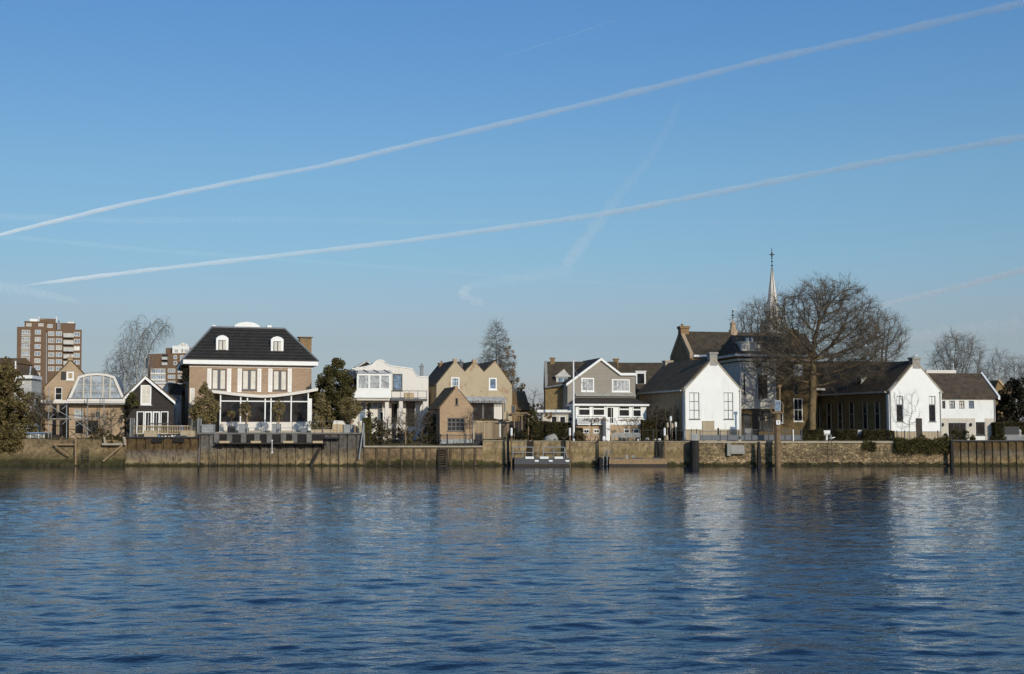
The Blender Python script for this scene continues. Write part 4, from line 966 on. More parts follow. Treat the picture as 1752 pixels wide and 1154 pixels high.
x, z = h.uv(1254, 570, 4.5); z2 = h.uv(1254, 531, 4.5)[1]; m = MB(); m.lathe([(.75, -.6), (.75, .5), (.5, .6), (.45, 1.4), (.6, 1.5), (.1, 2.0), (.1, 2.3)], (x, 4.5, z), 8)
tu = m.build('turret', M['brick_tan'], h.o); m = MB(); m.bar((x, 4.5, z+2), (x, 4.5, z2), .05, 6)
for dz in (2.6, 3.0, 3.5): m.lathe([(.02, -.12), (.2, 0), (.02, .12)], (x, 4.5, z+dz), 8)
m.bar((x-.35, 4.5, z+2.9), (x+.35, 4.5, z+2.9), .05, 5); m.build('finial', M['iron'], tu)
MB().lathe([(.03, -.16), (.28, -.03), (.28, .05), (.03, .16)], (x+.15, 4.5, z2), 8).build('vane', M['paint'], tu)
# mansion
h = House('white_mansion', 'white fronted mansion with cornice and white dormer behind the big bare tree', 'house', 1266, 196, 3.3, th=12, L=12)
h.win(1297, 641.5, 1313.5, 681.5, 2, 2, 'greyframe', 'glass', fw=.1); h.win(1272, 641, 1275, 676, 1, 1, 'greyframe', 'glass', fw=.05)
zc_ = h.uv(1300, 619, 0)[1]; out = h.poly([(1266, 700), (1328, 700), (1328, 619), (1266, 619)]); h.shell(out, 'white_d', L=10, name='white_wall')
_, z7 = h.uv(1300, 700.5, 0)
out = h.poly([(1266, 757), (1340, 757), (1340, 701), (1266, 701)], .3); h.holes = []
h.win(1271, 708, 1285, 748, 1, 1, 'black', 'black', hole=False, sill=False, d=.25); h.win(1287, 702, 1304, 738, 1, 1, 'black', 'black', hole=False, sill=False, d=.25, name='door'); h.win(1305, 702, 1322, 738, 1, 1, 'black', 'black', hole=False, sill=False, d=.25, name='door')
h.shell(out, 'brick_mansion', L=10, name='ground_wall', y0=.3)
for q in (1298.5, 1310.5): x, z = h.uv(q, 717, .1); MB().prism_y([(x-.18, z-.2), (x, z-.45), (x+.18, z-.2), (x+.18, z+.2), (x, z+.45), (x-.18, z+.2)], .1, .15).build('door_ornament', M['tan_base'], h.o)
out = h.poly([(1328.4, 757), (1400, 757), (1400, 619), (1328.4, 619)])
h.holes = []; h.win(1358, 624, 1373.5, 644, 2, 2, 'paint', 'blind', fw=.2); h.win(1358, 682, 1373.5, 721.5, 2, 2, 'paint', 'glass', fw=.12); h.win(1334, 688, 1340, 724, 1, 1, 'paint', 'glass', fw=.1)
h.win(1358, 650, 1366, 676, 1, 1, 'greyframe', 'glass', sill=False)
h.shell(out, 'brick_mansion', L=10, name='brick_wall')
x0, x1, z0, z1 = h.rect(1258, 606.5, 1382, 610.5, -.8); MB().box(x0, x1, -.9, 10.5, z0, z1).build('cornice', M['ppaint'], h.o)
x0, x1, z0, z1 = h.rect(1263, 614, 1380, 618, -.4); MB().box(x0, x1, -.4, 10.2, z0, z1).build('frieze', M['ppaint'], h.o)
MB().box(x0+.2, x1-.2, -.05, 10, z1+.003, z1+.6).build('parapet', M['brick_dark'], h.o)
x0, z0 = h.uv(1259, 606, -.8); x1, _ = h.uv(1381, 606, -.8); xa, z1 = h.uv(1259, 571, 3.5)[0], h.uv(1300, 575, 3.5)[1]
m = MB(); m.add([(x0, -.85, z0+.02), (x1, -.85, z0+.02), (x1-2.6, 3.5, z1), (x0+1, 3.5, z1), (x0, 8, z0+.02), (x1, 8, z0+.02)], [(0, 1, 2, 3), (0, 3, 4), (1, 5, 2), (3, 2, 5, 4)]); m.build('roof', M['roof_brown'], h.o)
x0, x1, z0, z1 = h.rect(1267, 587, 1302, 606, -.1); dm = MB().box(x0, x1, -.1, 3, z0+.1, z1).box(x0-.1, x1+.1, -.25, 3, z1, z1+.2).build('dormer', M['ppaint'], h.o)
m = MB()
for i in range(6):
    for j in range(2): xx = x0+.12+(x1-x0-.2)*i/6; zz = z0+.25+(z1-z0-.35)*j/2; m.box(xx, xx+(x1-x0)/6-.14, -.14, -.103, zz, zz+(z1-z0)/2-.28)
m.build('pane', M['curtain'], dm)
x0, x1, z0, z1 = h.rect(1277, 578, 1289, 586, 1); MB().box(x0, x0+.4, 1, 1.6, z0-.5, z1).box(x0+.8, x0+1.1, 1, 1.6, z0-.5, z1).build('chimney', M['ppaint'], h.o)
x0, x1, z0, z1 = h.rect(1354, 566, 1365, 580, 6); MB().box(x0, x1, 6, 7, z0-1, z1).box(x0-.1, x1+.1, 5.9, 7.1, z1, z1+.2).build('chimney', M['brick_brown'], h.o)
x0, x1, z0, z1 = h.rect(1396, 664.5, 1412, 668, -1); MB().box(x0, x1, -1, 3, z0, z1).build('canopy', M['ppaint'], h.o)
# chimney block left
h = House('brick_stair_tower', 'narrow dark brick tower between the tall roof and the mansion dormer', 'tower', 1246, 201, 3.3, th=12, L=3)
h.shell(h.poly([(1246, 757), (1256, 757), (1256, 588), (1246, 588)]), 'brick_brown')
# church
Yc = 285; c0 = P(1323, 600, Yc); ch = empty('church', (c0.x, Yc, 3.3)); tag(ch, 'slender pale church spire with dark cross rising beside the bare tree', 'church')
zz = lambda y: P(1323, y, Yc).z-3.3
pf = [(2.45, zz(578)), (2.0, zz(560)), (1.55, zz(535)), (.85, zz(500)), (.33, zz(470)), (.14, zz(459))]
m = MB(); m.lathe(pf, k=8, ph=.2); sp_o = m.build('spire', M['cream'], ch)
m = MB()
for i in range(0, 8, 2):
    t = 2*math.pi*i/8+.2
    for (r0_, z0), (r1_, z1) in zip(pf, pf[1:]): m.bar((r0_*math.cos(t), r0_*math.sin(t), z0), (r1_*math.cos(t), r1_*math.sin(t), z1), .07, 5)
m.build('rib', M['barkdark'], sp_o)
MB().box(-2.4, 2.4, -2.4, 2.4, 0, zz(578)-.003).build('tower', M['brick_dark'], ch)
m = MB(); m.bar((0, 0, zz(460)), (0, 0, zz(425)), .07, 6)
for y_, r_ in ((455, .3), (448, .25), (442, .2)): m.lathe([(.02, -.25), (r_, 0), (.02, .25)], (0, 0, zz(y_)), 8)
m.bar((-.55, 0, zz(436)), (.55, 0, zz(436)), .12, 6); m.bar((0, 0, zz(432)), (0, 0, zz(440)), .16, 6); m.build('cross', M['iron'], ch)
# 10 white house right with long brick side
h = House('white_end_house', 'white gabled house with long dark brick side wing and climbing plant', 'house', 1523, 182, 3.3, L=26, th=19)
for a_, b_ in ((1534, 1545), (1589.5, 1600.5)):
    h.win(a_, 693, b_, 721.5, 1, 1, 'greyframe', 'glass', fw=.08); 
    h.win(a_, 678, b_, 692.6, 2, 1, 'greyframe', 'blind', fw=.07, sill=False)
out = h.poly([(1523, 757), (1611, 757), (1611, 668), (1566.5, 618), (1523, 668)]); h.shell(out, 'white', L=.6, name='front_wall')
lo = [(x+(.03 if i in (0, 4) else -.03 if i in (1, 2) else 0), z-(.03 if i > 1 else 0)) for i, (x, z) in enumerate(out)]
h.shell(lo, 'brick_dark', L=26, name='side_wall', y0=.61)
h.gable_roof(out[4], out[3], out[2], 26, 'roof_brown', .16, .42)
h.barge([(out[4][0]-.2, out[4][1]-.25), (out[3][0], out[3][1]+.12), (out[2][0]+.2, out[2][1]-.25)], .24, -.08, .41, 'conc', 'gable_coping')
x0, x1, z0, z1 = h.rect(1560, 612, 1575.5, 624, 0); MB().box(x0+.12, x1-.12, -.02, .9, z0-.6, z1-.25).box(x0, x1, -.14, 1.02, z1-.25, z1).build('chimney', M['concgrey'], h.o)
x0, x1, z0, z1 = h.rect(1523, 738.5, 1611, 757, -.04); MB().box(x0+.2, x1-.1, -.05, -.002, z0, z1).build('plinth', M['tan_base'], h.o)
x0, x1, z0, z1 = h.rect(1567.5, 716, 1577.5, 752, -.05); MB().box(x0, x1, -.1, -.053, z0, z1).build('door', M['wood_dark'], h.o)
MB().box(-.3, -.002, .62, 25.9, out[4][1]-.35, out[4][1]-.1).build('gutter', M['ppaint'], h.o)
MB().box(-.1, -.005, .02, .58, .1, out[4][1]-.6).build('corner_board', M['paint'], h.o)
for i, y_ in enumerate((2.2, 5.2, 8.6, 11.6, 14.6, 17.8, 20.6)):   # tall windows of the side wall
    m = MB(); m.box(-.12, -.002, y_, y_+.18, 1.8, 5.6); m.box(-.12, -.002, y_+1.1, y_+1.25, 1.8, 5.6); m.box(-.16, -.002, y_-.15, y_+1.4, 1.65, 1.8); m.box(-.1, -.002, y_+.18, y_+1.1, 3.9, 4.0)
    wdn = m.build('window', M['tan_base'], h.o); MB().box(-.05, -.004, y_+.18, y_+1.1, 1.8, 5.6).build('pane', M['glass'], wdn)
xa = out[3][0]; 
m = MB(); m.box(out[4][0]+1.0, out[4][0]+2.1, 8.5, 9.8, out[4][1]-.3, out[4][1]+2.2); dm = m.build('dormer', M['ppaint'], h.o)
MB().box(out[4][0]+.94, out[4][0]+.997, 8.7, 9.6, out[4][1]+1.2, out[4][1]+2.0).build('pane', M['glass'], dm)
for q in (.1, out[1][0]-.1): MB().bar((q, -.1, .2), (q, -.1, out[4][1]-.35), .07, 8).bar((q, -.1, out[4][1]-.35), (q, -.1, out[4][1]-.1), .15, 8).build('drainpipe', M['ppaint'], h.o)
# cross wing behind left (dark roofs seen through the tree)
h = House('rear_brick_wing', 'dark brick wing with low roof behind the long side wing', 'house', 1410, 213, 3.3, th=8, L=9)
zE = h.uv(1450, 668, 0)[1]; zR = h.uv(1500, 622, 4.5)[1]; xL = h.uv(1408, 660, 0)[0]; xR = h.uv(1560, 640, 0)[0]
MB().prism_x([(0, -.3), (9, -.3), (9, zE), (4.5, zR), (0, zE)], xL, xR).build('wall', M['brick_dark'], h.o)
MB().prism_x([(-.5, zE-.1), (4.5, zR+.03), (9.4, zE-.1), (9.4, zE+.2), (4.5, zR+.3), (-.5, zE+.2)], xL-.3, xR).build('roof', M['roof_brown'], h.o)
MB().box(-.2, 2.5, -.12, -.003, .3, 5.4).build('door_frame', M['ppaint'], h.o)
x0, x1, z0, z1 = h.rect(1502, 622.5, 1512, 630, 2); MB().box(x0, x1, 3.6, 4.4, z0-.6, z1+.2).build('chimney', M['tan_base'], h.o)
for q in (1420, 1442, 1466): h.win(q, 690, q+8, 738, 1, 2, 'tan_base', 'glass', hole=False, fw=.14)
# 11 white barn
h = House('white_barn', 'white walled barn with brown roof, four small square windows and dark garage door', 'barn', 1608, 186, 3.3, th=6, L=10)
for a_, b_, g_ in ((1612, 1617.5, 'glass'), (1624.5, 1634, 'lace'), (1641, 1650, 'curtain'), (1657.5, 1666.5, 'glass_b')): h.win(a_, 686, b_, 699.5, 2, 2, 'greyframe', g_, fw=.09, mw=.07, sill=False)
h.win(1622.5, 723.5, 1653, 754, 3, 1, 'greyframe', 'glass', sill=False, name='garage_door'); h.win(1669.5, 722.5, 1685, 745, 1, 1, 'black', 'glass', fw=.12)
out = h.poly([(1606, 757), (1701.5, 757), (1701.5, 679.5), (1606, 678)]); zt = out[2][1]; out[3] = (out[3][0], zt)
h.shell(out, 'white', L=9.5)
for (a_, b_, c_, e_) in ((out[3][0], h.uv(1622, 740, 0)[0], 0, 0), (h.uv(1653.5, 740, 0)[0], h.uv(1669, 740, 0)[0], 0, 0), (h.uv(1685.5, 740, 0)[0], out[2][0], 0, 0)):
    MB().box(a_+.01, b_-.02, -.05, -.002, -.2, h.uv(1660, 716, 0)[1]).build('lower_wall', M['beige'], h.o)
MB().box(h.uv(1622, 740, 0)[0], h.uv(1653.5, 740, 0)[0]-.03, -.05, -.002, h.uv(1640, 722.5, 0)[1], h.uv(1660, 716, 0)[1]).build('lintel', M['beige'], h.o)
xe, ze = h.uv(1707, 680, -.5); _, zr2 = h.uv(1640, 639, 4.6); xL = out[3][0]-1
m = MB(); m.add([(xL, -.5, ze), (xe, -.5, ze), (xe, 4.6, zr2), (xL, 4.6, zr2), (xL, 9.8, ze), (xe, 9.8, ze), (xL, -.5, ze-.18), (xe, -.5, ze-.18), (xe, 9.8, ze-.18), (xL, 9.8, ze-.18)], [(0, 1, 2, 3), (3, 2, 5, 4), (6, 7, 1, 0), (1, 7, 8, 5, 2), (9, 8, 7, 6), (5, 8, 9, 4)]); m.build('roof', M['roof_barn'], h.o)
m = MB(); m.prism_x([(-.65, ze-.35), (4.6, zr2-.35), (9.9, ze-.35), (9.9, ze+.15), (4.6, zr2+.15), (-.65, ze+.15)], xe+.005, xe+.3); m.build('bargeboard', M['paint'], h.o)
for q in (1613, 1661): x, z = h.uv(q, 727, -.15); MB().lathe([(.05, -.25), (.18, -.1), (.18, .12), (.04, .28)], (x, -.2, z), 8).build('wall_lamp', M['iron'], h.o)
MB().bar((out[2][0]-.05, -.12, .1), (out[2][0]-.05, -.12, zt-.1), .06, 6).build('drainpipe', M['ppaint'], h.o)
x0, x1, z0, z1 = h.rect(1585, 633.5, 1636, 637.5, 6.5); hb = MB().box(x0, x1, 6.5, 7.5, z0-1, z1); hb.bar((x1-.2, 7, z1-.1), (x1-.2, 7, z1+1), .05, 5); hb.build('roof_vent', M['cream'], h.o)
# far right small house
h = House('far_gabled_house', 'small distant brick gable with dark roof right of the barn', 'house', 1703, 215, 3.3, th=17, L=9)
out = h.poly([(1703, 757), (1727, 757), (1727, 672), (1708, 651), (1703, 665)]); h.shell(out, 'brick_dark'); 
zE = h.uv(1715, 675, 0)[1]; zR = h.uv(1715, 659, 3)[1]; xL = h.uv(1709, 660, 0)[0]; MB().prism_x([(-.3, zE), (3.5, zR), (9, zE)], xL, xL+7).build('roof', M['roof_dark'], h.o)
MB().prism_y([(out[2][0]-.3, out[2][1]), (out[2][0]+.1, out[2][1]), (out[3][0]+.2, out[3][1]+.2), (out[3][0]-.2, out[3][1])], -.2, .1).build('gable_coping', M['brick_tan'], h.o)
# far left box dormer house
h = House('box_dormer_house', 'white box dormer and dark roof of a house half hidden by the conifer', 'house', 24, 214, 3.3, th=5, L=6)
h.shell(h.poly([(24, 745), (54, 745), (54, 644), (24, 644)]), 'ppaint')
x0, x1, z0, z1 = h.rect(27, 628, 51, 643, -.3); MB().prism_x([(-.4, z0), (2.5, z1), (6, z0)], x0, x1).build('roof', M['roof_dark'], h.o)
x0, x1, z0, z1 = h.rect(25, 642.5, 56, 648, -.6); MB().box(x0, x1, -.8, 5, z0, z1).build('fascia', M['paint'], h.o); h.win(28, 650, 40, 657, 2, 1, 'paint', 'lace', hole=False)
MB().bar((*h.uv(26.5, 655, -.9)[:1], -.9, h.uv(26, 655, -.9)[1]), (h.uv(26.5, 618, -.9)[0], -.9, h.uv(26, 618, -.9)[1]), .13, 8).build('flue', M['paint'], h.o)
MB().bar((h.uv(51, 643, -.5)[0], -.5, h.uv(51, 643, -.5)[1]), (h.uv(52.5, 626, 2)[0], 2, h.uv(52.5, 628, 2)[1]), .14, 6).build('verge', M['ppaint'], h.o)
h = House('low_brick_house', 'low brown roofed house far behind the conifer at the left edge', 'house', -40, 330, 3.3, th=0, L=10)
h.shell(h.poly([(-40, 745), (30, 745), (30, 622), (-40, 622)]), 'brick_flat'); x0, x1, z0, z1 = h.rect(-42, 615, 31, 622, -.3); MB().prism_x([(-.5, z0), (5, z1+.6), (10.5, z0)], x0, x1).build('roof', M['roof_rust'], h.o)

# ================================================================== BLOCKS OF FLATS
def flats_win(h, x0, y0, x1, y1, gm, nx=2, d=0., proto={}):
    a, b, c, e = h.rect(x0, y0, x1, y1, d)
    key = (round(b-a, 1), round(e-c, 1), gm, nx)
    if key not in proto:
        W_, H_ = b-a, e-c; m = MB(); f = .22
        m.box(0, f, -.1, -.01, 0, H_); m.box(W_-f, W_, -.1, -.01, 0, H_); m.box(f, W_-f, -.1, -.01, 0, f); m.box(f, W_-f, -.1, -.01, H_-f, H_)
        for i in range(1, nx): q = W_*i/nx; m.box(q-.12, q+.12, -.09, -.012, f, H_-f)
        w_ = m.build('window', M['beige'], h.o)
        p_ = MB(); p_.add([(.1, -.04, .1), (W_-.1, -.04, .1), (W_-.1, -.04, H_-.1), (.1, -.04, H_-.1)], [(0, 1, 2, 3)]); pp = p_.build('pane', M[gm], w_)
        proto[key] = (w_, pp)
    else:
        w0, p0 = proto[key]; w_ = w0.copy(); SC.collection.objects.link(w_); pp = p0.copy(); SC.collection.objects.link(pp); pp.parent = w_
    w_.parent = h.o; w_.location = (a, d, c)
h = House('apartment_block', 'tall brown brick apartment block with white windows and balconies at far left', 'apartment block', 76.5, 430, 3.3, th=20, L=14)
# left wing (nearer, taller), right wing set back
out = h.poly([(28, 745), (78.5, 745), (79, 559.5), (29, 559.5)]); h.shell(out, 'brick_flat', name='left_wing')
dR = 3.0; out = h.poly([(80, 745), (138, 745), (140, 564.5), (80, 564)], dR)
m = MB(); m.prism_y(out, dR, 16); m.build('right_wing', M['brick_flat'], h.o)
for (a_, t_, b_, u_, d0, d1) in ((42, 551.5, 79, 559.7, 1.5, 10), (79.2, 553, 96, 564.2, 4.5, 12), (67, 546.5, 95, 553, 6, 12), (96, 554.5, 129, 564.4, 5, 12)):
    x0, x1, z0, z1 = h.rect(a_, t_, b_, u_, d0); MB().box(x0, x1, d0, d1, z0-.5, z1).box(x0-.1, x1+.1, d0-.1, d1, z1, z1+.25).build('penthouse', M['brick_flat'], h.o)
x0, x1, z0, z1 = h.rect(51, 546, 64, 551.5, 4); MB().box(x0, x1, 4, 8, z0-.3, z1).build('plant_room', M['paint'], h.o)
m = MB()
for q in (66.5, 96.5): x, z = h.uv(q, 553, 6); m.bar((x, 6, z-1), (x, 6, h.uv(q, 542, 6)[1]), .15, 5)
m.bar((h.uv(66.5, 546, 6)[0], 6, h.uv(66, 546, 6)[1]), (h.uv(96.5, 546, 6)[0], 6, h.uv(96, 546, 6)[1]), .12, 5); m.build('rail', M['paint'], h.o)
x, z = h.uv(100.5, 562, 4); MB().box(x-.6, x+.6, 4, 5, z-1, z+1.8).bar((x, 4.5, z+1.8), (x, 4.5, z+2.6), .3, 6).build('vent', M['zinc'], h.o)
x, z = h.uv(121, 554, 8); MB().box(x-1.0, x+1.0, 8, 9, z-1, z+.6).build('vent', M['cream'], h.o)
for a_ in (45, 65.5): flats_win(h, a_, 553.5, a_+9, 559, 'lace', 2, 1.5)
flats_win(h, 81, 555, 90, 561.5, 'glass_flat', 2, 4.5)
for r in range(7):
    y = 564.8+r*12.2; flats_win(h, 59.6-r*.22, y, 70-r*.22, y+8, ('glass_flat', 'lace', 'glass_flat', 'glass_flat', 'lace', 'glass_flat', 'lace')[r], 2)
    if r < 5:
        flats_win(h, 37.3-r*.25, y, 51.5-r*.25, y+6, 'glass_flat', 3); x0, x1, z0, z1 = h.rect(37-r*.25, y+6.3, 51.8-r*.25, y+11.2, 0)
        MB().box(x0, x1, -.12, -.01, z0, z1).build('spandrel', M['steel_grey'], h.o)
        MB().box(x0-.1, x1+.1, -.2, -.125, z1-.35, z1).box(x0-.1, x1+.1, -.2, -.125, z0, z0+.35).build('sill_band', M['ppaint'], h.o)
for r in range(6):
    y = 567.3+r*12; 
    flats_win(h, 82.3, y, 93, y+8, 'glass_flat', 3, dR); flats_win(h, 95.5, y, 106, y+8, 'lace' if r in (2,) else 'glass_flat', 2, dR)
    if r < 5: flats_win(h, 126.8-r*.2, y+1.2, 137-r*.2, y+9, 'blind' if r == 2 else 'glass_flat', 2, dR)
for r in range(5):
    y = 567.5+r*12
    x0, x1, z0, z1 = h.rect(109, y, 125.5, y+11, dR); MB().box(x0, x1, dR-.1, dR-.01, z0+.8, z1-.6).build('loggia', M['glass_flat'], h.o)
    m = MB().box(x0-.1, x1+.1, dR-1.4, dR-.11, z0+.1, z0+.4)
    m.box(x0-.1, x1+.1, dR-1.4, dR-1.3, z0+.4, z0+1.5); m.build('balcony', M['ppaint'], h.o)
# second block
h = House('apartment_block', 'lower brown brick flats with white balconies seen between birch and villa', 'apartment block', 254, 400, 3.3, th=4, L=20)
out = h.poly([(254, 745), (331, 745), (331, 604), (254, 606)]); h.shell(out, 'brick_flat')
out = h.poly([(256, 745), (334, 745), (334, 626), (256, 627)], -3); m = MB(); m.prism_y(out, -3, -.01); m.build('front_wing', M['brick_flat'], h.o)
x0, x1, z0, z1 = h.rect(295, 592, 323, 604, 2); MB().box(x0, x1, 2, 14, z0-.3, z1).build('penthouse', M['paint'], h.o)
x0, x1, z0, z1 = h.rect(284, 596, 329, 605, 4); MB().box(x0, x0+2, 3.5, 12, z0, z1).box(x1-3, x1, 3.5, 12, z0, z1).build('lift_tower', M['brick_flat'], h.o)
m = MB(); x0, x1, z0, z1 = h.rect(306, 589, 319, 592, 4)
for i in range(5): m.box(x0+i*(x1-x0)/5, x0+i*(x1-x0)/5+.8, 4, 5, z0-.1, z0+.35+.3*(i % 3))
m.build('vent', M['cream'], h.o)
flats_win(h, 299, 598, 305, 603.4, 'glass_flat', 2, 2); flats_win(h, 310, 597, 314, 603.4, 'glass_flat', 1, 2); flats_win(h, 316, 598, 322.5, 603.4, 'glass_flat', 2, 2)
for y in (608, 618): flats_win(h, 297, y, 303, y+7, 'glass_flat', 1, 0)
flats_win(h, 308, 608, 315.5, 620, 'glass_flat', 2, 0)
for y in (607, 616.5):
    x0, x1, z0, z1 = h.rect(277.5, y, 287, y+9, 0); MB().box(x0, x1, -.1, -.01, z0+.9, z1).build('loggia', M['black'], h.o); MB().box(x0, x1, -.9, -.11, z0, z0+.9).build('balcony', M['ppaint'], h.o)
for r in range(3):
    y = 631+r*10.5
    flats_win(h, 258, y, 283, y+8, 'glass_flat', 6, -3); flats_win(h, 287, y, 300, y+7, 'glass_flat', 3, -3); flats_win(h, 304, y, 311, y+7, 'glass_flat', 2, -3)
    x0, x1, z0, z1 = h.rect(257.5, y+8.1, 283.5, y+10, -3); MB().box(x0, x1, -3.4, -3.01, z0, z1).build('balcony', M['paint'], h.o)
x0, x1, z0, z1 = h.rect(242, 632, 253, 662, -2); MB().box(x0, x1, -2, 4, z0-6, z1).build('stair_tower', M['lace'], h.o)
x0, x1, z0, z1 = h.rect(246, 608, 254, 630, 3); MB().box(x0, x1, 3, 6, z0, z1).build('stair_bay', M['lace'], h.o)

# ================================================================== TREES AND SHRUBS
def B(px, Y, z=3.3): return (P(px, 745, Y).x, Y, z)
def join_env(*fs):
    ws = [f[1] for f in fs]; tot = sum(ws)
    return lambda rng, n: np.concatenate([f[0](rng, int(n*f[1]/tot)) for f in fs])
bare_tree('bare_tree', 'huge bare broad crowned tree in front of the white mansion', 'tree', B(1388, 186),
          join_env((ell(1.6, 0, 15.4, 9.8, 8.5, 8.2, .42, 6), 6), (ell(-4.0, -.5, 11.6, 5.6, 6, 4.2, .5, 6), 1.4), (ell(7.2, 0, 12.5, 4.3, 6, 4.5, .5, 7), 1.4), (ell(3.4, 0, 20.6, 5.0, 5, 3.0, .4), 1)),
          12.5, 11, natt=2000, step=.55, di=8, dk=.85, r0=.03, expo=2.1, bark='bark', twig='twig', twn=6, twl=1.25, twr=.017, rmin=.08, lean=(.5, 0))
bare_tree('bare_tree', 'bare tree with rounded crown behind the church spire', 'tree', B(1302, 226), ell(0, 0, 18.2, 5.0, 4.5, 6.2, .42), 11, 12, natt=900, step=.6, r0=.03, twr=.02, twl=1.5, twn=5, group='bare trees behind the houses')
bare_tree('bare_tree', 'dense bare tree just right of the huge tree behind the long roof', 'tree', B(1508, 214), ell(.2, 0, 16.4, 4.6, 4.5, 5.2, .45), 8, 13, natt=900, step=.55, r0=.03, twr=.02, twl=1.4, twn=5, group='bare trees behind the houses')
bare_tree('bare_tree', 'fan shaped bare tree rising behind the white barn roof', 'tree', B(1641, 236), ell(0, 0, 13.6, 5.0, 4.5, 6.0, .45, 8), 6.5, 14, natt=900, step=.55, r0=.03, twig='twiggrey', twr=.022, twl=1.5, twn=5, group='bare trees behind the houses')
for i, (px, Y, top, lab) in enumerate(((1692, 250, 13.0, 'slim pale birch right behind the end of the barn roof'), (1712, 246, 15.0, 'tallest slim birch between barn and dark evergreen'), (1738, 252, 14.2, 'slim birch above the dark evergreen at the right edge'), (1765, 250, 14.5, 'birch cut by the right edge of the view'))):
    bare_tree('birch', lab, 'tree', B(px, Y), ell(0, 0, top-3.0, 2.2, 2.2, 5.8, .5, 4), 5, 20+i, natt=320, step=.5, di=3.5, r0=.028, bark='birch', twig='twiggrey', twr=.02, twl=1.4, twn=5, droop=.25, group='birches at the right')
bare_tree('weeping_birch', 'tall weeping birch with hanging grey twigs behind the black house', 'tree', B(236, 214),
          join_env((ell(-.6, 0, 15, 3.2, 3, 6.5, .5, 6), 3), (ell(3.3, 0, 19.0, 2.0, 2, 1.8, .5), 1)), 8, 31, natt=620, step=.5, r0=.026, bark='birch', twig='twiggrey', twr=.018, twl=1.7, twn=4, droop=.9)
bare_tree('weeping_birch', 'smaller grey birch left of the tall weeping birch', 'tree', B(203, 226), ell(0, 0, 11, 3.4, 3, 5, .5, 4), 5, 32, natt=420, step=.5, r0=.026, bark='birch', twig='twiggrey', twr=.018, twl=1.4, twn=4, droop=.5)
t_ = bare_tree('larch', 'cone shaped larch with brown leaves behind the three gables', 'tree', B(849, 216),
          lambda rng, n: (lambda z, a, r: np.stack([r*np.cos(a), r*np.sin(a), z], 1))(*(lambda u: (8+12.0*u, rng.uniform(0, 6.28, n), (.3+3.6*(1-u)**.7)*rng.uniform(.2, 1, n)**.5))(rng.uniform(0, 1, n)**1.2)),
          17.5, 33, natt=900, step=.45, di=3, dk=.7, r0=.018, twig='twiggrey', twr=.018, twl=1.0, twn=7, rmin=.08)
rng = np.random.default_rng(8); np_mesh('leaves', [leafquads(rng, crown_pts(rng, 2600, [(6, 2.8), (14, 2.4), (17, .6)], 60, .5, .5)*np.array([.75, 1, 1])+np.array([1.9, 0, 0]), .13)], M['dryleaf'], t_)
bare_tree('bare_shrub_tree', 'thin grey bare shrub tree left of the brick wing house', 'tree', B(912, 206), ell(0, 0, 5.5, 1.9, 1.5, 3, .5), 2.5, 35, natt=160, step=.4, r0=.02, twig='twiggrey', twr=.016, twl=.9, twn=3)
# climbing plants, garden trees
bare_tree('climbing_plant', 'thin leafless climbing plant on the front of the white end house', 'plant', B(1556, 181.3, 3.3), lambda rng, n: np.stack([rng.uniform(-2.0, 2.0, n)-.3, rng.uniform(-.2, .4, n), 2+5.2*rng.uniform(0, 1, n)**.8], 1)*np.array([1, 1, 1]), 1.2, 41, natt=110, step=.3, di=2, dk=.5, r0=.013, twr=.012, twl=.5, twn=2)
for i, (px, Y, lab, hh, rr) in enumerate(((694, 179.6, 'small leafless garden tree with pale trunk on the lawn', 4.4, 2.0), (664, 182, 'twiggy bare fruit tree in front of the white house door', 3.6, 1.7), (722, 184, 'bare brown garden tree left of the brick garden house', 4.6, 2.2), (804, 181.5, 'thin bare sapling right of the brick garden house', 4.5, .9),
        (157, 181.5, 'tangled bare shrub tree behind the old bank wall', 4.0, 1.5), (190, 180.5, 'bare tangled shrub in front of the glass gabled house', 4.4, 1.6), (70, 181, 'bare brown branches between conifer and scaffolding', 6.5, 2.2), (1124, 184, 'bare twiggy climber tree against the shaded brick wall', 5.0, 1.6), (1150, 183, 'second bare twiggy shrub by the white gable corner', 4.6, 1.3))):
    g0 = 3.0 if 622 < px < 826 else 3.4
    bare_tree('garden_tree', lab, 'tree', B(px, Y, g0), ell(0, 0, hh*.72, rr, rr*.7, hh*.36, .5), hh*.35, 50+i, natt=170, step=.3, di=2.5, dk=.5, r0=.018, bark='wood' if px == 694 else 'barkdark', twig='twig', twr=.016, twl=.6, twn=4, rmin=.045, group='small bare trees in the gardens')
for i, (px, Y, lab) in enumerate(((1010, 183.6, 'leftmost pleached tree with flat brown top by the veranda'), (1026, 183.4, 'second pleached tree from the left by the veranda'), (1071, 183.4, 'third pleached tree from the left, right of the stairs'), (1088, 183.6, 'rightmost pleached tree beside the dark hedge'))):
    bare_tree('pleached_tree', lab, 'tree', B(px, Y, 3.3), ell(0, 0, 3.0, 1.1, .35, .28, .5), 2.5, 70+i, natt=60, step=.22, di=2, dk=.35, r0=.02, bark='wood', twig='dryleaf', twr=.03, twl=.35, twn=5, rmin=.04, lean=(.25*(-1)**i, 0), group='flat topped trees in front of the veranda')
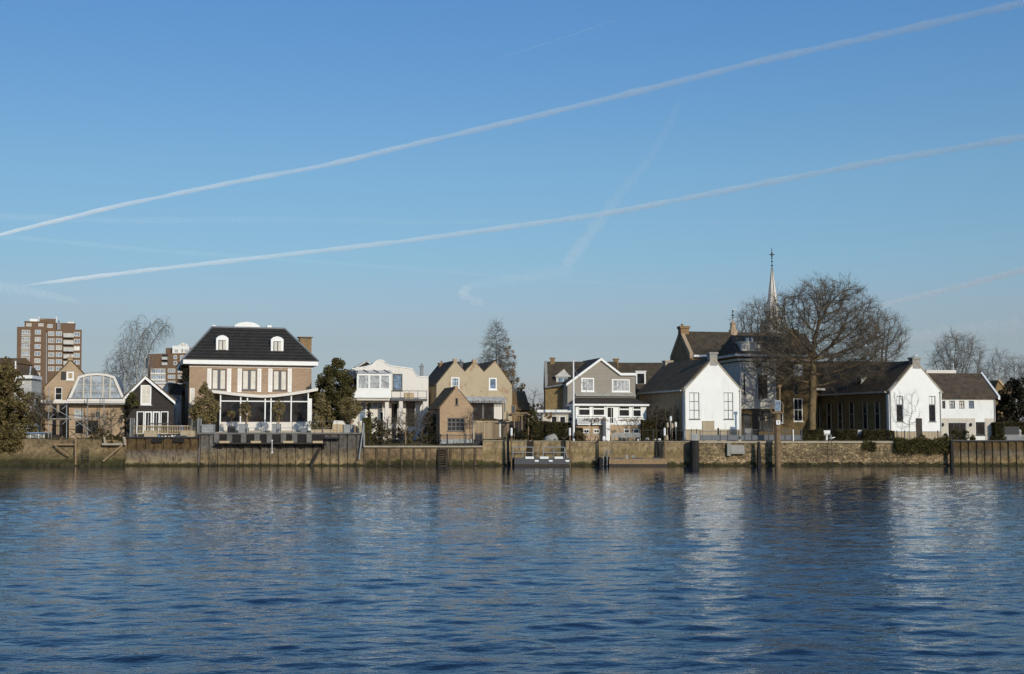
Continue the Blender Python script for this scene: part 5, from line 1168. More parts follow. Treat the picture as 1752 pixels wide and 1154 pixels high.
# evergreens
cone = lambda h_, r_, b=0.: [(b, r_*.6), (b+h_*.12, r_), (b+h_*.4, r_*.8), (b+h_*.75, r_*.4), (b+h_, .08)]
egg = lambda h_, r_, b=0.: [(b, r_*.45), (b+h_*.2, r_*.9), (b+h_*.45, r_), (b+h_*.75, r_*.72), (b+h_, .2)]
ball = lambda h_, r_, b=0.: [(b, r_*.4), (b+h_*.2, r_*.85), (b+h_*.5, r_), (b+h_*.8, r_*.8), (b+h_, r_*.25)]
leafy('conifer', 'large shaggy dark green conifer filling the left edge', 'tree', B(8, 180.5, 3.4), cone(11.8, 4.9), 1, 17000, .17, 'conifer', 150, .75, 2, .25, shellp=.5)
leafy('conifer', 'brownish conifer behind the pool beside the shaggy conifer', 'tree', B(-32, 183, 3.4), cone(9.5, 4), 2, 4000, .2, 'conifer', 80, .8, 2, .25, shellp=.5)
leafy('overhanging_bush', 'dark bush hanging over the old bank wall at the left edge', 'bush', B(8, 177.0, 1.6), ball(3.6, 3.0), 3, 7000, .15, 'conifer', 60, .6, sy=.45)
leafy('shrub', 'brown green shrub behind the pool between conifer and scaffolding', 'bush', B(52, 183, 3.4), egg(7, 2.3), 4, 3200, .14, 'shrub', 60, .6)
leafy('ivy', 'ivy clump spilling over the old bank near the slanting brace', 'ivy', B(170, 177.6, 2.9), ball(2.2, 1.5), 5, 1500, .11, 'shrub', 30, .35, sy=.5)
leafy('ivy', 'dark ivy cushion in the concrete niche of the old bank', 'ivy', B(196, 177.3, 3.0), ball(1.3, 1.35), 6, 1300, .1, 'box', 25, .3, sy=.4)
leafy('ivy', 'ivy hanging under the left eave of the brick villa', 'ivy', B(314, 189, 11.3), ball(3.4, .85), 7, 900, .14, 'darkbush', 20, .4)
leafy('climber', 'yellow green climber on the left corner of the black house', 'climber', B(222, 184.5, 8.0), ball(2.2, 1.3), 8, 700, .13, 'ivy', 20, .4, sy=.4)
leafy('climber', 'dark climber column at the left wall of the black house', 'climber', B(218, 183.8, 3.8), egg(5, .75), 9, 1000, .13, 'darkbush', 20, .3)
leafy('potted_conifer', 'bushy olive conifer in a grey planter on the terrace left', 'tree', B(350, 181.5, 5.4), [(0, .5), (1.0, 1.9), (2.2, 2.3), (3.6, 1.7), (4.8, .9), (6.2, .1)], 10, 10000, .11, 'topiary', 120, .42, 1.6, .3)
leafy('cone_topiary', 'dense cone shaped topiary right of the conservatory', 'topiary', B(551, 181.5, 4.5), [(0, 1.1), (.7, 1.65), (2.0, 1.75), (3.6, 1.25), (5.0, .75), (5.9, .15)], 11, 10000, .09, 'topiary', 130, .3, .7, .15)
leafy('olive_tree', 'rounded olive tree with thick pale trunk at the terrace end', 'tree', B(600, 181, 5.0), ball(2.6, 1.75, 1.7), 12, 6500, .09, 'topiary', 70, .38, 2.1, .22, bark='wood')
leafy('olive_tree', 'twisted potted olive in front of the left conservatory bay', 'tree', B(420, 181, 5.3), ball(2.5, .95, 1.0), 13, 1800, .09, 'topiary', 34, .3, 1.6, .16, bark='wood')
leafy('olive_tree', 'twisted potted olive in front of the right conservatory bay', 'tree', B(476, 181, 5.3), ball(2.8, .9, 1.0), 14, 1900, .09, 'topiary', 34, .3, 1.8, .16, bark='wood')
leafy('potted_tree', 'tiny round headed potted tree on the terrace', 'tree', B(396, 181, 4.6), ball(.8, .65, 2.1), 15, 500, .08, 'topiary', 14, .2, 2.2, .05)
leafy('pine', 'dense dark rounded pine between villa and white house', 'tree', B(574, 190, 4), [(2, 1.5), (4, 2.6), (6.2, 3.0), (8.4, 2.6), (10, 1.6), (11.2, .4)], 16, 17000, .15, 'pine', 160, .62, 3, .25)
leafy('pine', 'lower left lobe pine touching the villa canopy', 'tree', B(548, 191, 4), [(3.6, .8), (5, 1.7), (6.4, 1.6), (7.6, .4)], 17, 5000, .15, 'pine', 40, .5, 4, .15)
leafy('small_conifer', 'small pointed conifer above the olive tree', 'tree', B(594, 186, 4), cone(6.2, 1.5), 18, 2200, .1, 'conifer', 40, .35, 1, .1)
leafy('small_conifer', 'slim dark conifer in front of the white house balcony', 'tree', B(631, 184, 3.2), cone(5.6, .9), 19, 1600, .1, 'darkbush', 30, .3, 1, .1)
leafy('evergreen_shrub', 'dark evergreen shrub by the white house door', 'bush', B(645, 183.5, 3.1), egg(4.2, 1.35), 20, 2600, .1, 'darkbush', 50, .35, .5, .1)
leafy('evergreen_shrub', 'low brown green shrub mass on the lawn left side', 'bush', B(655, 181, 2.9), ball(2.4, 1.4), 21, 1700, .1, 'shrub', 34, .32)
leafy('evergreen_shrub', 'round dark shrub in the middle of the lawn bed', 'bush', B(680, 183, 3.0), ball(2.3, 1.1), 22, 1300, .1, 'darkbush', 28, .3)
leafy('evergreen_shrub', 'long low shrub below the white house pillars', 'bush', B(705, 184, 3.0), ball(1.7, 2.6), 23, 2200, .1, 'shrub', 44, .32)
leafy('evergreen_shrub', 'tall dark shrub left of the brick garden house', 'bush', B(736, 184.5, 3.1), egg(4.6, 1.25), 24, 2600, .11, 'darkbush', 50, .35, .5, .1)
leafy('evergreen_shrub', 'dark grasses at the left wall of the brick garden house', 'bush', B(745, 180.4, 2.8), ball(1.7, .8), 25, 900, .09, 'darkbush', 20, .25)
leafy('evergreen_tree', 'dark green tree behind the mossy roofed shed', 'tree', B(893, 207, 3.3), cone(9.2, 2.1), 26, 2800, .15, 'conifer', 60, .5, 2, .15)
leafy('evergreen_shrub', 'dark shrub below the wooden pergola right of the fence', 'bush', B(882, 180.5, 3.3), ball(1.8, 1.3), 27, 1400, .1, 'darkbush', 30, .3)
leafy('evergreen_shrub', 'dark tall bush left end of the clipped hedge', 'bush', B(909, 181.5, 3.3), egg(4.6, 1.2), 28, 2400, .1, 'box', 50, .34, .5, .1)
leafy('potted_tree', 'round headed small tree above the clipped hedge', 'tree', B(940, 185, 3.3), ball(.9, .6, 3.3), 29, 500, .08, 'dryleaf', 14, .2, 3.4, .05)
leafy('evergreen_shrub', 'brown shrub at the foot of the flagpole', 'bush', B(992, 180.2, 3.3), ball(1.5, .95), 30, 1000, .09, 'shrub', 20, .25)
leafy('evergreen_shrub', 'ivy covered shade shrub against the brick wall of the white gable', 'bush', B(1152, 182.2, 3.3), ball(1.8, 1.7), 31, 2000, .1, 'darkbush', 44, .35)
leafy('evergreen_shrub', 'tall dark climber on the shaded brick side wall', 'climber', B(1132, 186, 3.3), egg(4.8, 2.0), 32, 2200, .12, 'darkbush', 50, .4)
leafy('evergreen_tree', 'big black green evergreen at the right edge', 'tree', B(1742, 190, 3.3), [(0, 2.5), (3, 2.8), (6, 2.8), (8, 1.9), (9.4, .4)], 33, 13000, .15, 'darkbush', 110, .6, 2, .3)
leafy('evergreen_tree', 'dark evergreen mass between barn and right edge', 'tree', B(1716, 197, 3.3), egg(7.5, 2.4), 34, 8000, .15, 'darkbush', 70, .6, 2, .25)
for i, (px, d_, zb, lab) in enumerate(((1618, .45, 0, 'left round box ball before the garage door'), (1634, .8, .2, 'olive green round bush before the garage door'), (1648, .75, 0, 'dark round bush right of the garage door'), (1664, .38, 0, 'tiny box ball under the barn wall lamp'), (1577, .42, 0, 'round potted box ball before the end house door'), (1716, .45, 0, 'small round box ball at the white fence by the right edge'), (1697, .3, 0, 'low box ball at the barn corner'))):
    leafy('box_ball', lab, 'topiary', B(px, 181, 3.4), ball(d_*2, d_, zb), 60+i, int(1500*d_)+300, .07, 'box' if i != 1 else 'ivy', 24, .2, group='clipped round bushes by the right houses')
hd = [(928, 183, 4.9, 1.2, 2.7, 'tall clipped dark hedge behind the boulder', 1), (955, 182.6, 3.4, 1.1, 2.6, 'clipped dark hedge block right of the boulder', 2), (984, 184, 1.9, .9, 1.9, 'short hedge block behind the flagpole', 3),
      (1110, 182.6, 1.9, 1.2, 2.9, 'tall dark hedge block at the veranda right end', 4), (1390, 179.3, 2.9, 1.2, 1.6, 'dark hedge under the huge bare tree', 5), (1448, 179.3, 2.8, 1.2, 1.55, 'dark hedge right of the white garden chairs', 6), (1502, 179.4, 4.2, 1.2, 1.5, 'long dark hedge before the long brick side wing', 7),
      (1690, 205, 9, 1.5, 3.1, 'high clipped hedge between barn and evergreen', 8), (1708, 186, 1.2, 1.2, 2.6, 'brown hedge end beside the barn wall', 9), (1745, 187, 6, 1, 2.7, 'hedge with an opening below the black evergreen', 10), (628, 179.6, 1.05, 1.0, 3.7, 'bright clipped hedge pillar right of the terrace', 11)]
for px, Y, sx, sy, sz, lab, sd_ in hd:
    hedge('hedge', lab, B(px, Y, 3.25 if px > 640 else 2.8), sx, sy, sz, sd_, 'ivy' if sd_ == 11 else 'hedge')
hedge('ivy', 'bushy ivy hanging over the stone wall below the white end house', B(1577, 176.6, 1.75), 7.2, .9, 1.75, 21, 'ivy', cat='ivy', lump=.3)
hedge('ivy', 'small ivy patch on the stone wall left of the hanging ivy', B(1486, 176.8, 2.1), 1.6, .5, 1.1, 22, 'ivy', cat='ivy', lump=.25)
# ivy and weeds along the wall tops
rng = np.random.default_rng(4); Cw = []
for (a_, b_, Yw, z_, n_) in ((0, 216, 177.7, 3.65, 1200), (624, 826, 178.3, 2.7, 1500), (826, 905, 178.2, 3.45, 700), (905, 1180, 178.3, 3.3, 900), (1360, 1530, 178.2, 3.3, 900)):
    Cw.append(np.stack([rng.uniform(X(a_), X(b_), n_), Yw+rng.uniform(-.3, .8, n_), z_+rng.uniform(0, .25, n_)**1.2], 1))
tag(np_mesh('weeds', [leafquads(rng, np.concatenate(Cw), .09)], M['shrub']), 'weeds and grass tufts along the wall tops', 'weeds', kind='stuff')
# distant trees closing the view at street level
rng = np.random.default_rng(6); n_ = 16000; xq = rng.uniform(-130, 130, n_); hq = 5.2+1.6*np.sin(xq*.11)+1.3*np.sin(xq*.27+1)+rng.normal(0, .5, n_)
tag(np_mesh('far_trees', [leafquads(rng, np.stack([xq, 262+rng.uniform(-3, 3, n_)+4*np.sin(xq*.2), 3.3+np.abs(hq)*rng.uniform(0, 1, n_)**.6], 1), .45)], M['shrub']), 'far dark bushes and trees behind the gardens', 'trees', kind='stuff')

# ================================================================== THINGS IN GARDENS AND ON THE WATER
def thing(name, m, mat, label, cat, group=None, parent=None, **kw):
    o = m.build(name, M[mat], parent, **kw); tag(o, label, cat, group); return o
# pool
pr = empty('swimming_pool', (P(53, 745, 180.4).x, 180.4, 3.45)); tag(pr, 'small above ground pool with pale blue rim by the conifer', 'pool')
MB().lathe([(1.75, 0), (1.8, .95)], k=20).build('pool_wall', M['concgrey'], pr); m = MB(); m.lathe([(1.8, .96), (2.05, .97), (2.05, 1.08), (1.75, 1.08), (1.7, .97)], k=20); m.build('rim', M['poolblue'], pr)
m = MB()
for i in range(10): t = i*.628; m.box(1.83*math.cos(t)-.05, 1.83*math.cos(t)+.05, 1.83*math.sin(t)-.05, 1.83*math.sin(t)+.05, 0, .94)
m.build('support', M['paint'], pr)
m = MB(); m.bar((X(-5), 178, 4.55), (X(84), 178, 4.55), .05, 5)
for q in (10, 28, 57, 83): m.bar((X(q), 178, 3.5), (X(q), 178, 4.55), .045, 5)
thing('garden_rail', m, 'steel', 'grey tube rail on the old bank in front of the pool', 'railing')
# black house yard
rb = empty('wooden_balustrade', (0, 0, 0)); tag(rb, 'turned pale wooden balustrade in front of the black house', 'balustrade')
z0 = 4.2; m = MB(); xa, xb = X(229, 179), X(326, 179); m.box(xa, xb, 179-.08, 179.08, 5.42, 5.52); m.box(xa, xb, 178.94, 179.06, 4.35, 4.44); m.build('rail', M['woodlight'], rb)
m = MB(); n_ = 34
for i in range(n_+1): x = xa+(xb-xa)*i/n_; m.lathe([(.045, 0), (.07, .3), (.035, .6), (.045, .95)], (x, 179, 4.45), 6)
m.build('baluster', M['woodlight'], rb)
for a_, b_, lab in ((244.5, 266, 'left tan planter box on the wall of the black house yard'), (306.5, 331, 'right tan planter box on the wall of the black house yard')):
    m = MB(); m.box(X(a_), X(b_), 177.5, 178.2, 3.85, 4.75); m.box(X(a_)-.04, X(b_)+.04, 177.46, 178.24, 4.75, 4.82); thing('planter', m, 'tan', lab, 'planter', 'tan planters on the sheet pile wall')
bl = empty('water_barrel', B(310.5, 179.8, 3.8)); tag(bl, 'blue plastic barrel behind the wooden balustrade', 'barrel')
MB().lathe([(.28, 0), (.33, .25), (.33, 1.3), (.28, 1.55)], k=14).build('body', M['blue'], bl); MB().lathe([(.31, 1.56), (.31, 1.72), (.1, 1.76)], k=14).build('lid', M['poolblue'], bl)
for q, lab in ((220, 'grey steel side frame with netting left of the balustrade'), (336, 'grey steel side frame with netting right of the balustrade')):
    m = MB()
    for dy in (0, 1.9): m.bar((X(q), 177.6+dy, 3.8), (X(q), 177.6+dy, 6.5), .06, 6)
    for zz_ in (3.9, 6.5): m.bar((X(q), 177.6, zz_), (X(q), 179.5, zz_), .05, 6)
    m.bar((X(q)+.9*(-1 if q > 300 else 1), 178, 3.8), (X(q)+.9*(-1 if q > 300 else 1), 178, 6.4), .05, 6)
    for i in range(6): m.bar((X(q), 177.6+.3*i, 3.9), (X(q), 177.6+.3*i, 6.5), .018, 4)
    thing('side_frame', m, 'steel', lab, 'frame', 'steel side frames of the yard')
rng = random.Random(9)
ordn = ('first', 'first', 'second', 'third', 'fourth', 'fifth', 'sixth')
for i in range(6):
    q = 272+i*5.6; m = MB(); r_ = rng.uniform(.12, .24); m.lathe([(r_*.6, 0), (r_, r_*.6), (r_*.9, r_*1.3), (r_*.3, r_*1.7)], B(q, 177.9+rng.uniform(0, .5), 3.86), 7)
    thing('stone', m, rng.choice(['cream', 'concgrey', 'poolblue' if i == 0 else 'cream']) if i else 'poolblue', 'blue rounded lump right beside the left tan planter' if i == 0 else ordn[i]+' pale rounded lump from the left on the wall right of the blue one', 'garden ornament', 'pale lumps lying between the tan planters')
m = MB(); m.prism_x([(177.3, 3.9), (177.9, 3.9), (177.9, 4.2), (177.5, 4.15)], X(298), X(318)); thing('upturned_boat', m, 'greyframe', 'grey flat cover lying on the wall right of the pale lumps', 'cover')
# terrace things
g = empty('grey_planter', B(356.5, 179.2, 4.43)); tag(g, 'large square grey slatted planter under the potted conifer', 'planter')
m = MB(); m.box(-.8, .8, -.6, .6, 0, 1.2); m.build('box', M['steel'], g); m = MB()
for i in range(3): m.box(-.84, .84, -.64, .64, .1+.4*i, .14+.4*i)
m.box(-.86, .86, -.66, .66, 1.2, 1.28); m.build('trim', M['zinc'], g)
def planter(px, Y, w_, d_, h_, mat, lab, grp=None, z=4.43):
    m = MB(); x, y, z = B(px, Y, z); m.box(-w_/2, w_/2, -d_/2, d_/2, 0, h_); m.box(-w_/2-.04, w_/2+.04, -d_/2-.04, d_/2+.04, h_, h_+.07)
    return thing('planter', m, mat, lab, 'planter', grp, loc=(x, y, z))
planter(416, 180.6, 1.1, 1.0, 1.25, 'steel', 'tall grey planter under the left potted olive'); planter(473, 180.6, 1.1, 1.0, 1.25, 'steel', 'tall grey planter under the right potted olive')
planter(598, 180.3, 1.5, 1.1, 1.15, 'steel', 'wide grey planter under the rounded olive tree'); planter(545, 180.0, 2.0, .6, .5, 'tan', 'low tan trough under the cone topiary, left part'); planter(562, 179.6, 1.4, .6, .5, 'tan', 'low tan trough beside the cone topiary, right part')
planter(396, 180.2, 1.0, .7, .9, 'black', 'black pot under the tiny round headed tree'); planter(610, 178.8, .6, .6, .95, 'wood', 'round brown pot at the terrace end')
planter(520, 181, .8, .6, .6, 'zinc', 'zinc tub at the right conservatory corner')
def table_bench(px, Y, lab):
    r_ = empty('garden_table', B(px, Y, 4.43)); tag(r_, lab, 'table', 'garden tables on the villa terrace')
    MB().box(-1.2, 1.2, -.45, .45, .72, .78).build('tabletop', M['steel'], r_)
    for sx in (-1, 1):
        for sy in (-1, 1): MB().box(sx*1.05-.05, sx*1.05+.05, sy*.35-.05, sy*.35+.05, 0, .717).build('leg', M['steel'], r_)
    return r_
table_bench(437, 180, 'grey garden table between the potted olives'); table_bench(492, 179.6, 'grey garden table right of the right potted olive')
r_ = empty('beach_chair', B(579, 180, 4.43)); tag(r_, 'hooded cream wicker beach chair on the terrace', 'chair')
m = MB(); m.prism_y([(-.95, 0), (.95, 0), (.85, 1.3), (.5, 1.75), (-.65, 1.8), (-.8, 1.35)], .15, 1.2); m.build('hood', M['cream'], r_)
m = MB(); m.box(-.85, -.05, .05, .148, .1, 1.3).box(.05, .75, .05, .148, .1, 1.3); m.build('panel', M['woodlight'], r_); MB().box(-.95, .95, -.1, 1.25, -.0, .09).build('base', M['greyframe'], r_)
r_ = empty('terrace_railing', (0, 0, 0)); tag(r_, 'thin steel post and wire railing along the terrace edge', 'railing')
m = MB()
for q in (392, 419, 446, 472, 499, 525, 551, 576, 599): m.bar((X(q), 177.2, 4.45), (X(q), 177.2, 6.1), .035, 5)
m.build('post', M['greyframe'], r_); m = MB()
for zz_ in (5.2, 6.08): m.bar((X(392), 177.2, zz_), (X(599), 177.2, zz_), .012, 4)
m.build('wire', M['steel'], r_)
m = MB(); m.bar((X(612), 178, 4.45), (X(612), 178, 7), .06, 6); m.lathe([(.1, 0), (.22, .15), (.22, .35), (.1, .5)], B(614, 178.2, 5.6), 8); m.box(X(610), X(617), 178, 178.5, 4.45, 5.6); thing('lamp_post', m, 'conc', 'pale stone lamp pillar at the terrace end beside the drain pipe', 'lamp pillar')
# lawn fence & gate
r_ = empty('iron_fence', (0, 0, 0)); tag(r_, 'black iron bar fence in front of the brick garden house', 'fence')
m = MB(); xa, xb = X(752, 178), X(808, 178)
for i in range(44): x = xa+(xb-xa)*i/43; m.bar((x, 178, 2.75), (x, 178, 4.3), .018, 4)
m.build('bar', M['iron'], r_); m = MB().box(xa, xb, 177.97, 178.03, 4.12, 4.17).box(xa, xb, 177.97, 178.03, 2.95, 3.0); m.build('rail', M['iron'], r_)
m = MB()
for q in (752, 764.5, 796.5, 808): m.box(X(q)-.08, X(q)+.08, 177.92, 178.08, 2.7, 4.4)
m.build('post', M['iron'], r_)
r_ = empty('iron_gate', (0, 0, 0)); tag(r_, 'black iron mesh gate at the right end of the lawn', 'gate')
xa, xb = X(813, 178), X(825, 178); m = MB()
for i in range(12): x = xa+(xb-xa)*i/11; m.bar((x, 177.9, 2.75), (x, 177.9, 4.5), .025, 4)
m.build('bar', M['iron'], r_); MB().box(xa-.06, xa+.03, 177.82, 177.98, 2.7, 4.6).box(xb-.03, xb+.06, 177.82, 177.98, 2.7, 4.6).box(xa, xb, 177.86, 177.94, 4.4, 4.46).box(xa, xb, 177.86, 177.94, 3.5, 3.56).build('frame', M['iron'], r_)
MB().box(xa, xb, 178.2, 178.25, 2.8, 4.3).build('panel', M['greyframe'], r_)
r_ = empty('wire_fence', (0, 0, 0)); tag(r_, 'black post and wire fence along the lawn edge', 'fence'); m = MB()
for q in (629, 653, 685, 717, 748): m.bar((X(q), 178, 2.6), (X(q), 178, 4.7), .05, 5)
m.build('post', M['iron'], r_); m = MB()
for zz_ in (3.3, 4.0, 4.65): m.bar((X(629), 178, zz_), (X(748), 178, zz_), .012, 4)
m.build('wire', M['iron'], r_)
r_ = empty('wooden_fence', (0, 0, 0)); tag(r_, 'weathered board fence with pale cap below the three gables', 'fence')
m = MB(); xa, xb = X(812, 184), X(872, 184); n_ = 30; rng = random.Random(2)
for i in range(n_): x = xa+(xb-xa)*i/n_; m.box(x+.01, x+(xb-xa)/n_-.05, 184-.02-rng.uniform(0, .05), 184.02, 3.6, 6.05+rng.uniform(-.03, .03))
m.build('board', M['boards'], r_); MB().box(xa, xb+.1, 183.9, 184.1, 6.08, 6.2).build('cap_rail', M['woodlight'], r_); m = MB().box(X(854.5, 184), X(856.5, 184), 183.85, 183.95, 3.9, 6.0); m.build('post', M['paint'], r_)
leafy('climber', 'brown green creeper along the top of the board fence', 'climber', B(842, 184.3, 6.0), ball(.5, 2.6), 80, 1100, .1, 'shrub', 40, .2, sy=.2)
# pergola with planks right of the fence
r_ = empty('pergola', (0, 0, 0)); tag(r_, 'rustic wooden pergola with small box on top in the shaded garden', 'pergola')
m = MB()
for q, dy in ((880, 0), (887, 1), (893, 0), (899, 1.5), (904, .2)): m.bar((X(q, 181), 181+dy, 3.3), (X(q, 181), 181+dy, 7.0), .09, 6)
m.build('post', M['wood'], r_)
m = MB(); m.bar(P(868, 709, 181), P(902, 707, 181), .11, 6); m.bar(P(870, 711, 182.5), P(906, 711, 182.5), .1, 6); m.bar(P(880, 718, 181), P(887, 709, 181), .08, 5); m.bar(P(902, 708, 181), P(914, 716, 181), .1, 5); m.build('beam', M['wood'], r_)
m = MB(); a_ = P(874.5, 708, 180.8); c_ = P(883, 693.5, 180.8); m.box(a_.x, c_.x, 180.8, 181.4, a_.z, c_.z); bx = m.build('nest_box', M['wood'], r_); MB().box(a_.x+.12, c_.x-.12, 180.76, 180.797, a_.z+.1, c_.z-.1).build('opening', M['greyframe'], bx)
m = MB(); m.box(-3.8, 3.8, 0, .3, 0, 2.9); thing('shed_shade', m, 'black', 'black slab painting the deep shade of the open shed behind the pergola', 'shed', loc=B(888, 187, 3.3))  # black slab holds the open shed's deep shade in its colour
# boulder
bm_ = MB(); bm_.lathe([(.92, -.1), (.98, .35), (.8, .75), (.45, .98), (.15, 1.02)], k=9); bv = [(x*(1+.12*math.sin(7*x+3*y))+.12*z, y*.6, z*(1+.12*math.sin(3*x))) for x, y, z in bm_.v]; bm_.v = bv
thing('boulder', bm_, 'stone', 'big grey boulder on the wall in front of the clipped hedge', 'boulder', loc=B(942, 179, 3.3), smooth=True)
# flagpole
r_ = empty('flagpole', B(981.5, 181, 3.3)); tag(r_, 'tall white flagpole with a slanting rope left of the grey gable', 'flagpole'); zt = P(981, 619, 181).z-3.3
MB().bar((0, 0, -.1), (0, 0, zt), .17, 10, .1).build('pole', M['paint'], r_); MB().lathe([(.03, 0), (.16, .03), (.16, .1), (.02, .2), (.09, .35), (.02, .5)], (0, 0, zt), 8).build('finial', M['cream'], r_)
q_ = P(1004, 671, 181); MB().bar((.1, 0, zt-1), (q_.x-P(981.5, 745, 181).x, 0, q_.z-3.3), .035, 5).build('rope', M['zinc'], r_)
# bench
def bench(px, Y, w_, lab, mat='steel', grp=None):
    r_ = empty('bench', B(px, Y, 3.3)); tag(r_, lab, 'bench', grp)
    m = MB()
    for i in range(4): m.box(-w_/2, w_/2, -.25+.13*i, -.15+.13*i, .5, .54)
    m.build('seat', M[mat], r_); m = MB()
    for i in range(3): m.box(-w_/2, w_/2, .3, .34, .66+.2*i, .8+.2*i)
    m.build('backrest', M[mat], r_)
    for sx in (-1, 0, 1):
        for sy in (-.22, .27): MB().box(sx*(w_/2-.06)-.04, sx*(w_/2-.06)+.04, sy-.03, sy+.03, 0, .497 if sy < 0 else 1.2).build('leg', M[mat], r_)
    return r_
bench(1072, 180.4, 3.9, 'long pale grey slatted bench on the wall below the veranda')
for px, lab in ((1003, 'round grey garden table under the left pleached trees'), (1020, 'dark garden table right of the first pleached tree')):
    r_ = empty('garden_table', B(px, 181.2, 3.3)); tag(r_, lab, 'table'); MB().lathe([(.7, .74), (.7, .8)], k=14).build('tabletop', M['zinc'], r_)
    for t in range(3): MB().bar((.45*math.cos(t*2.1), .45*math.sin(t*2.1), 0), (.1*math.cos(t*2.1), .1*math.sin(t*2.1), .737), .04, 5).build('leg', M['iron'], r_)
for i, (px, mt, r1, h1, lab) in enumerate(((1033, 'paint', .25, .75, 'white urn at the foot of the veranda stairs'), (1091.5, 'cream', .16, .35, 'small pale pot under the bench right end'), (1107, 'concgrey', .3, .55, 'ribbed grey pot right of the bench'), (1120.5, 'tan', .2, .4, 'terracotta pot left of the wall stairs'), (1128, 'paint', .22, .45, 'white pot at the head of the wall stairs'), (1141, 'tan', .2, .9, 'tan jar right of the wall stairs'))):
    m = MB(); m.lathe([(r1*.6, 0), (r1, h1*.4), (r1*.95, h1*.8), (r1*.7, h1*.9), (r1*.8, h1)], B(px, 179, 3.3), 10); thing('garden_pot', m, mt, lab, 'pot', 'pots standing along the wall')
for i, (px, py, mt, lab) in enumerate(((1147.5, 717, 'paint', 'tall white hanging float shape before the shaded wall'), (1142, 728, 'tan', 'brown float hanging left of the white one'), (1150, 729, 'tan', 'brown float hanging right below the white one'), (1156, 727, 'cream', 'small pale float hanging rightmost'))):
    m = MB(); a_ = P(px, py, 181.2); m.lathe([(.05, -.4), (.18, -.25), (.18, .25), (.05, .4)], tuple(a_), 8); m.bar((a_.x, a_.y, 3.3), (a_.x, a_.y, a_.z-.38), .03, 4); thing('float_on_stick', m, mt, lab, 'garden ornament', 'floats in the shaded garden')
# wall stairs / steps / ladders
def ladder(px0, px1, y0, y1, Y, n_, lab, mat='wood_dark', slant=0, wide=.08):
    m = MB(); 
    for q in (px0, px1): m.bar(P(q+slant, y1, Y-.25), P(q, y0, Y), wide, 5)
    for i in range(n_): f = (i+.5)/n_; y = y0+(y1-y0)*f; a_ = P(px0+slant*f, y, Y-.25*f); b_ = P(px1+slant*f, y, Y-.25*f); m.box(a_.x, b_.x, a_.y-.15, a_.y+.12, a_.z-.06, a_.z+.06)
    return thing('ladder', m, mat, lab, 'ladder')
ladder(751, 765, 767, 799, 176.5, 8, 'wide dark step ladder down the panelled wall below the brick garden house', wide=.1)
ladder(904, 912, 754, 783, 176.8, 8, 'narrow dark ladder above the landing stage')
ladder(1122, 1136, 755, 782, 176.8, 8, 'dark steel stairs down to the low pontoon', 'iron', 1.5)
# piles
def pile(px, y0, Yp, r_, mat, lab, cap=None, r2=None, lean=0, grp='mooring piles along the wall', signs=None):
    o = empty('mooring_pile', (P(px, 790, Yp).x, Yp, 0)); tag(o, lab, 'mooring pile', grp); zt = P(px, y0, Yp).z
    m = MB(); r2 = r2 or r_; m.lathe([(r_*1.05, -.8), (r_, 1.2), (r2, zt)], k=9); m.v = [(x+lean*z+.02*math.sin(z*3+x*5), y, z) for x, y, z in m.v]; m.build('pile', M[mat], o)
    if cap: MB().lathe([(cap[0], zt-cap[1]), (cap[0], zt), (cap[0]*.4, zt+.1)], k=9).build('cap', M['paint'], o)
    return o
pile(869.5, 748, 176.0, .22, 'tar', 'black pile between lawn wall and landing stage', r2=.13, lean=-.01)
for px, lab in ((875, 'slim brown pole with white top left of the landing stage'), (975, 'slim brown pole with white top beside the flagpole'), (1137.5, 'slim brown pole with white top right of the stairs')): pile(px, 733.5, 175.2, .13, 'wood_pole', lab, cap=(.16, .95), grp='white topped mooring poles')
pile(967, 752, 176.7, .12, 'tar', 'thin black pile at the right end of the landing stage railing')
pile(1023.5, 752, 176.6, .13, 'tar', 'thin black pile left of the curved pool ladder', r2=.09)
o_ = pile(1188, 754, 175.9, .62, 'tar', 'very thick dark ribbed pile where concrete meets stone wall')
pile(1298.5, 756, 175.9, .34, 'tar', 'dark pile on the stone wall left of the navigation post', r2=.2)
pile(1628.5, 754, 176.0, .3, 'tar', 'black pile where stone wall meets sheet piling', r2=.26)
pile(1027.5, 783, 175.8, .28, 'tar', 'short black stump left of the curved pool ladder')
pile(879, 783, 175.6, .12, 'tar', 'short black stump at the left end of the landing stage')
m = MB(); a_ = P(1423, 753, 176.2); m.bar((a_.x, 176.2, -.5), (a_.x, 176.2, a_.z), .05, 6, .04); thing('thin_pole', m, 'iron', 'thin dark pole on the stone wall carrying a gull', 'pole')
# navigation post
r_ = empty('navigation_post', (P(1331, 790, 175.3).x, 175.3, 0)); tag(r_, 'tall brown navigation post with solar panel box and white number sign', 'navigation post')
zt = P(1331, 708, 175.3).z; m = MB(); m.lathe([(.45, -.8), (.43, 3.4), (.38, zt)], k=10); m.build('pile', M['wood_pole'], r_)
m = MB(); m.box(-.85, .85, -.5, .5, zt+.003, zt+.25)
for sx in (-1, 1): m.box(sx*.82-.07, sx*.82+.07, -.07, .07, zt+.25, zt+1.3); 
m.box(.28, .5, -.1, .1, zt+.25, P(1331, 660, 175.3).z); m.box(.12, .62, -.15, .15, P(1331, 663, 175.3).z, P(1331, 659, 175.3).z); m.build('bracket', M['wood_pole'], r_)
m = MB(); m.box(-.4, .4, -.45, -.2, zt+.3, P(1331, 685, 175.3).z); sb = m.build('solar_box', M['steel'], r_); MB().box(-.3, .3, -.48, -.453, zt+.42, P(1331, 685.8, 175.3).z-.1).build('panel', M['glass_b'], sb)
a_, c_ = P(1328.5, 727, 175.3).z, P(1328.5, 719.5, 175.3).z; m = MB().box(-.27, .27, -.58, -.54, a_, c_); sg = m.build('sign', M['paint'], r_)
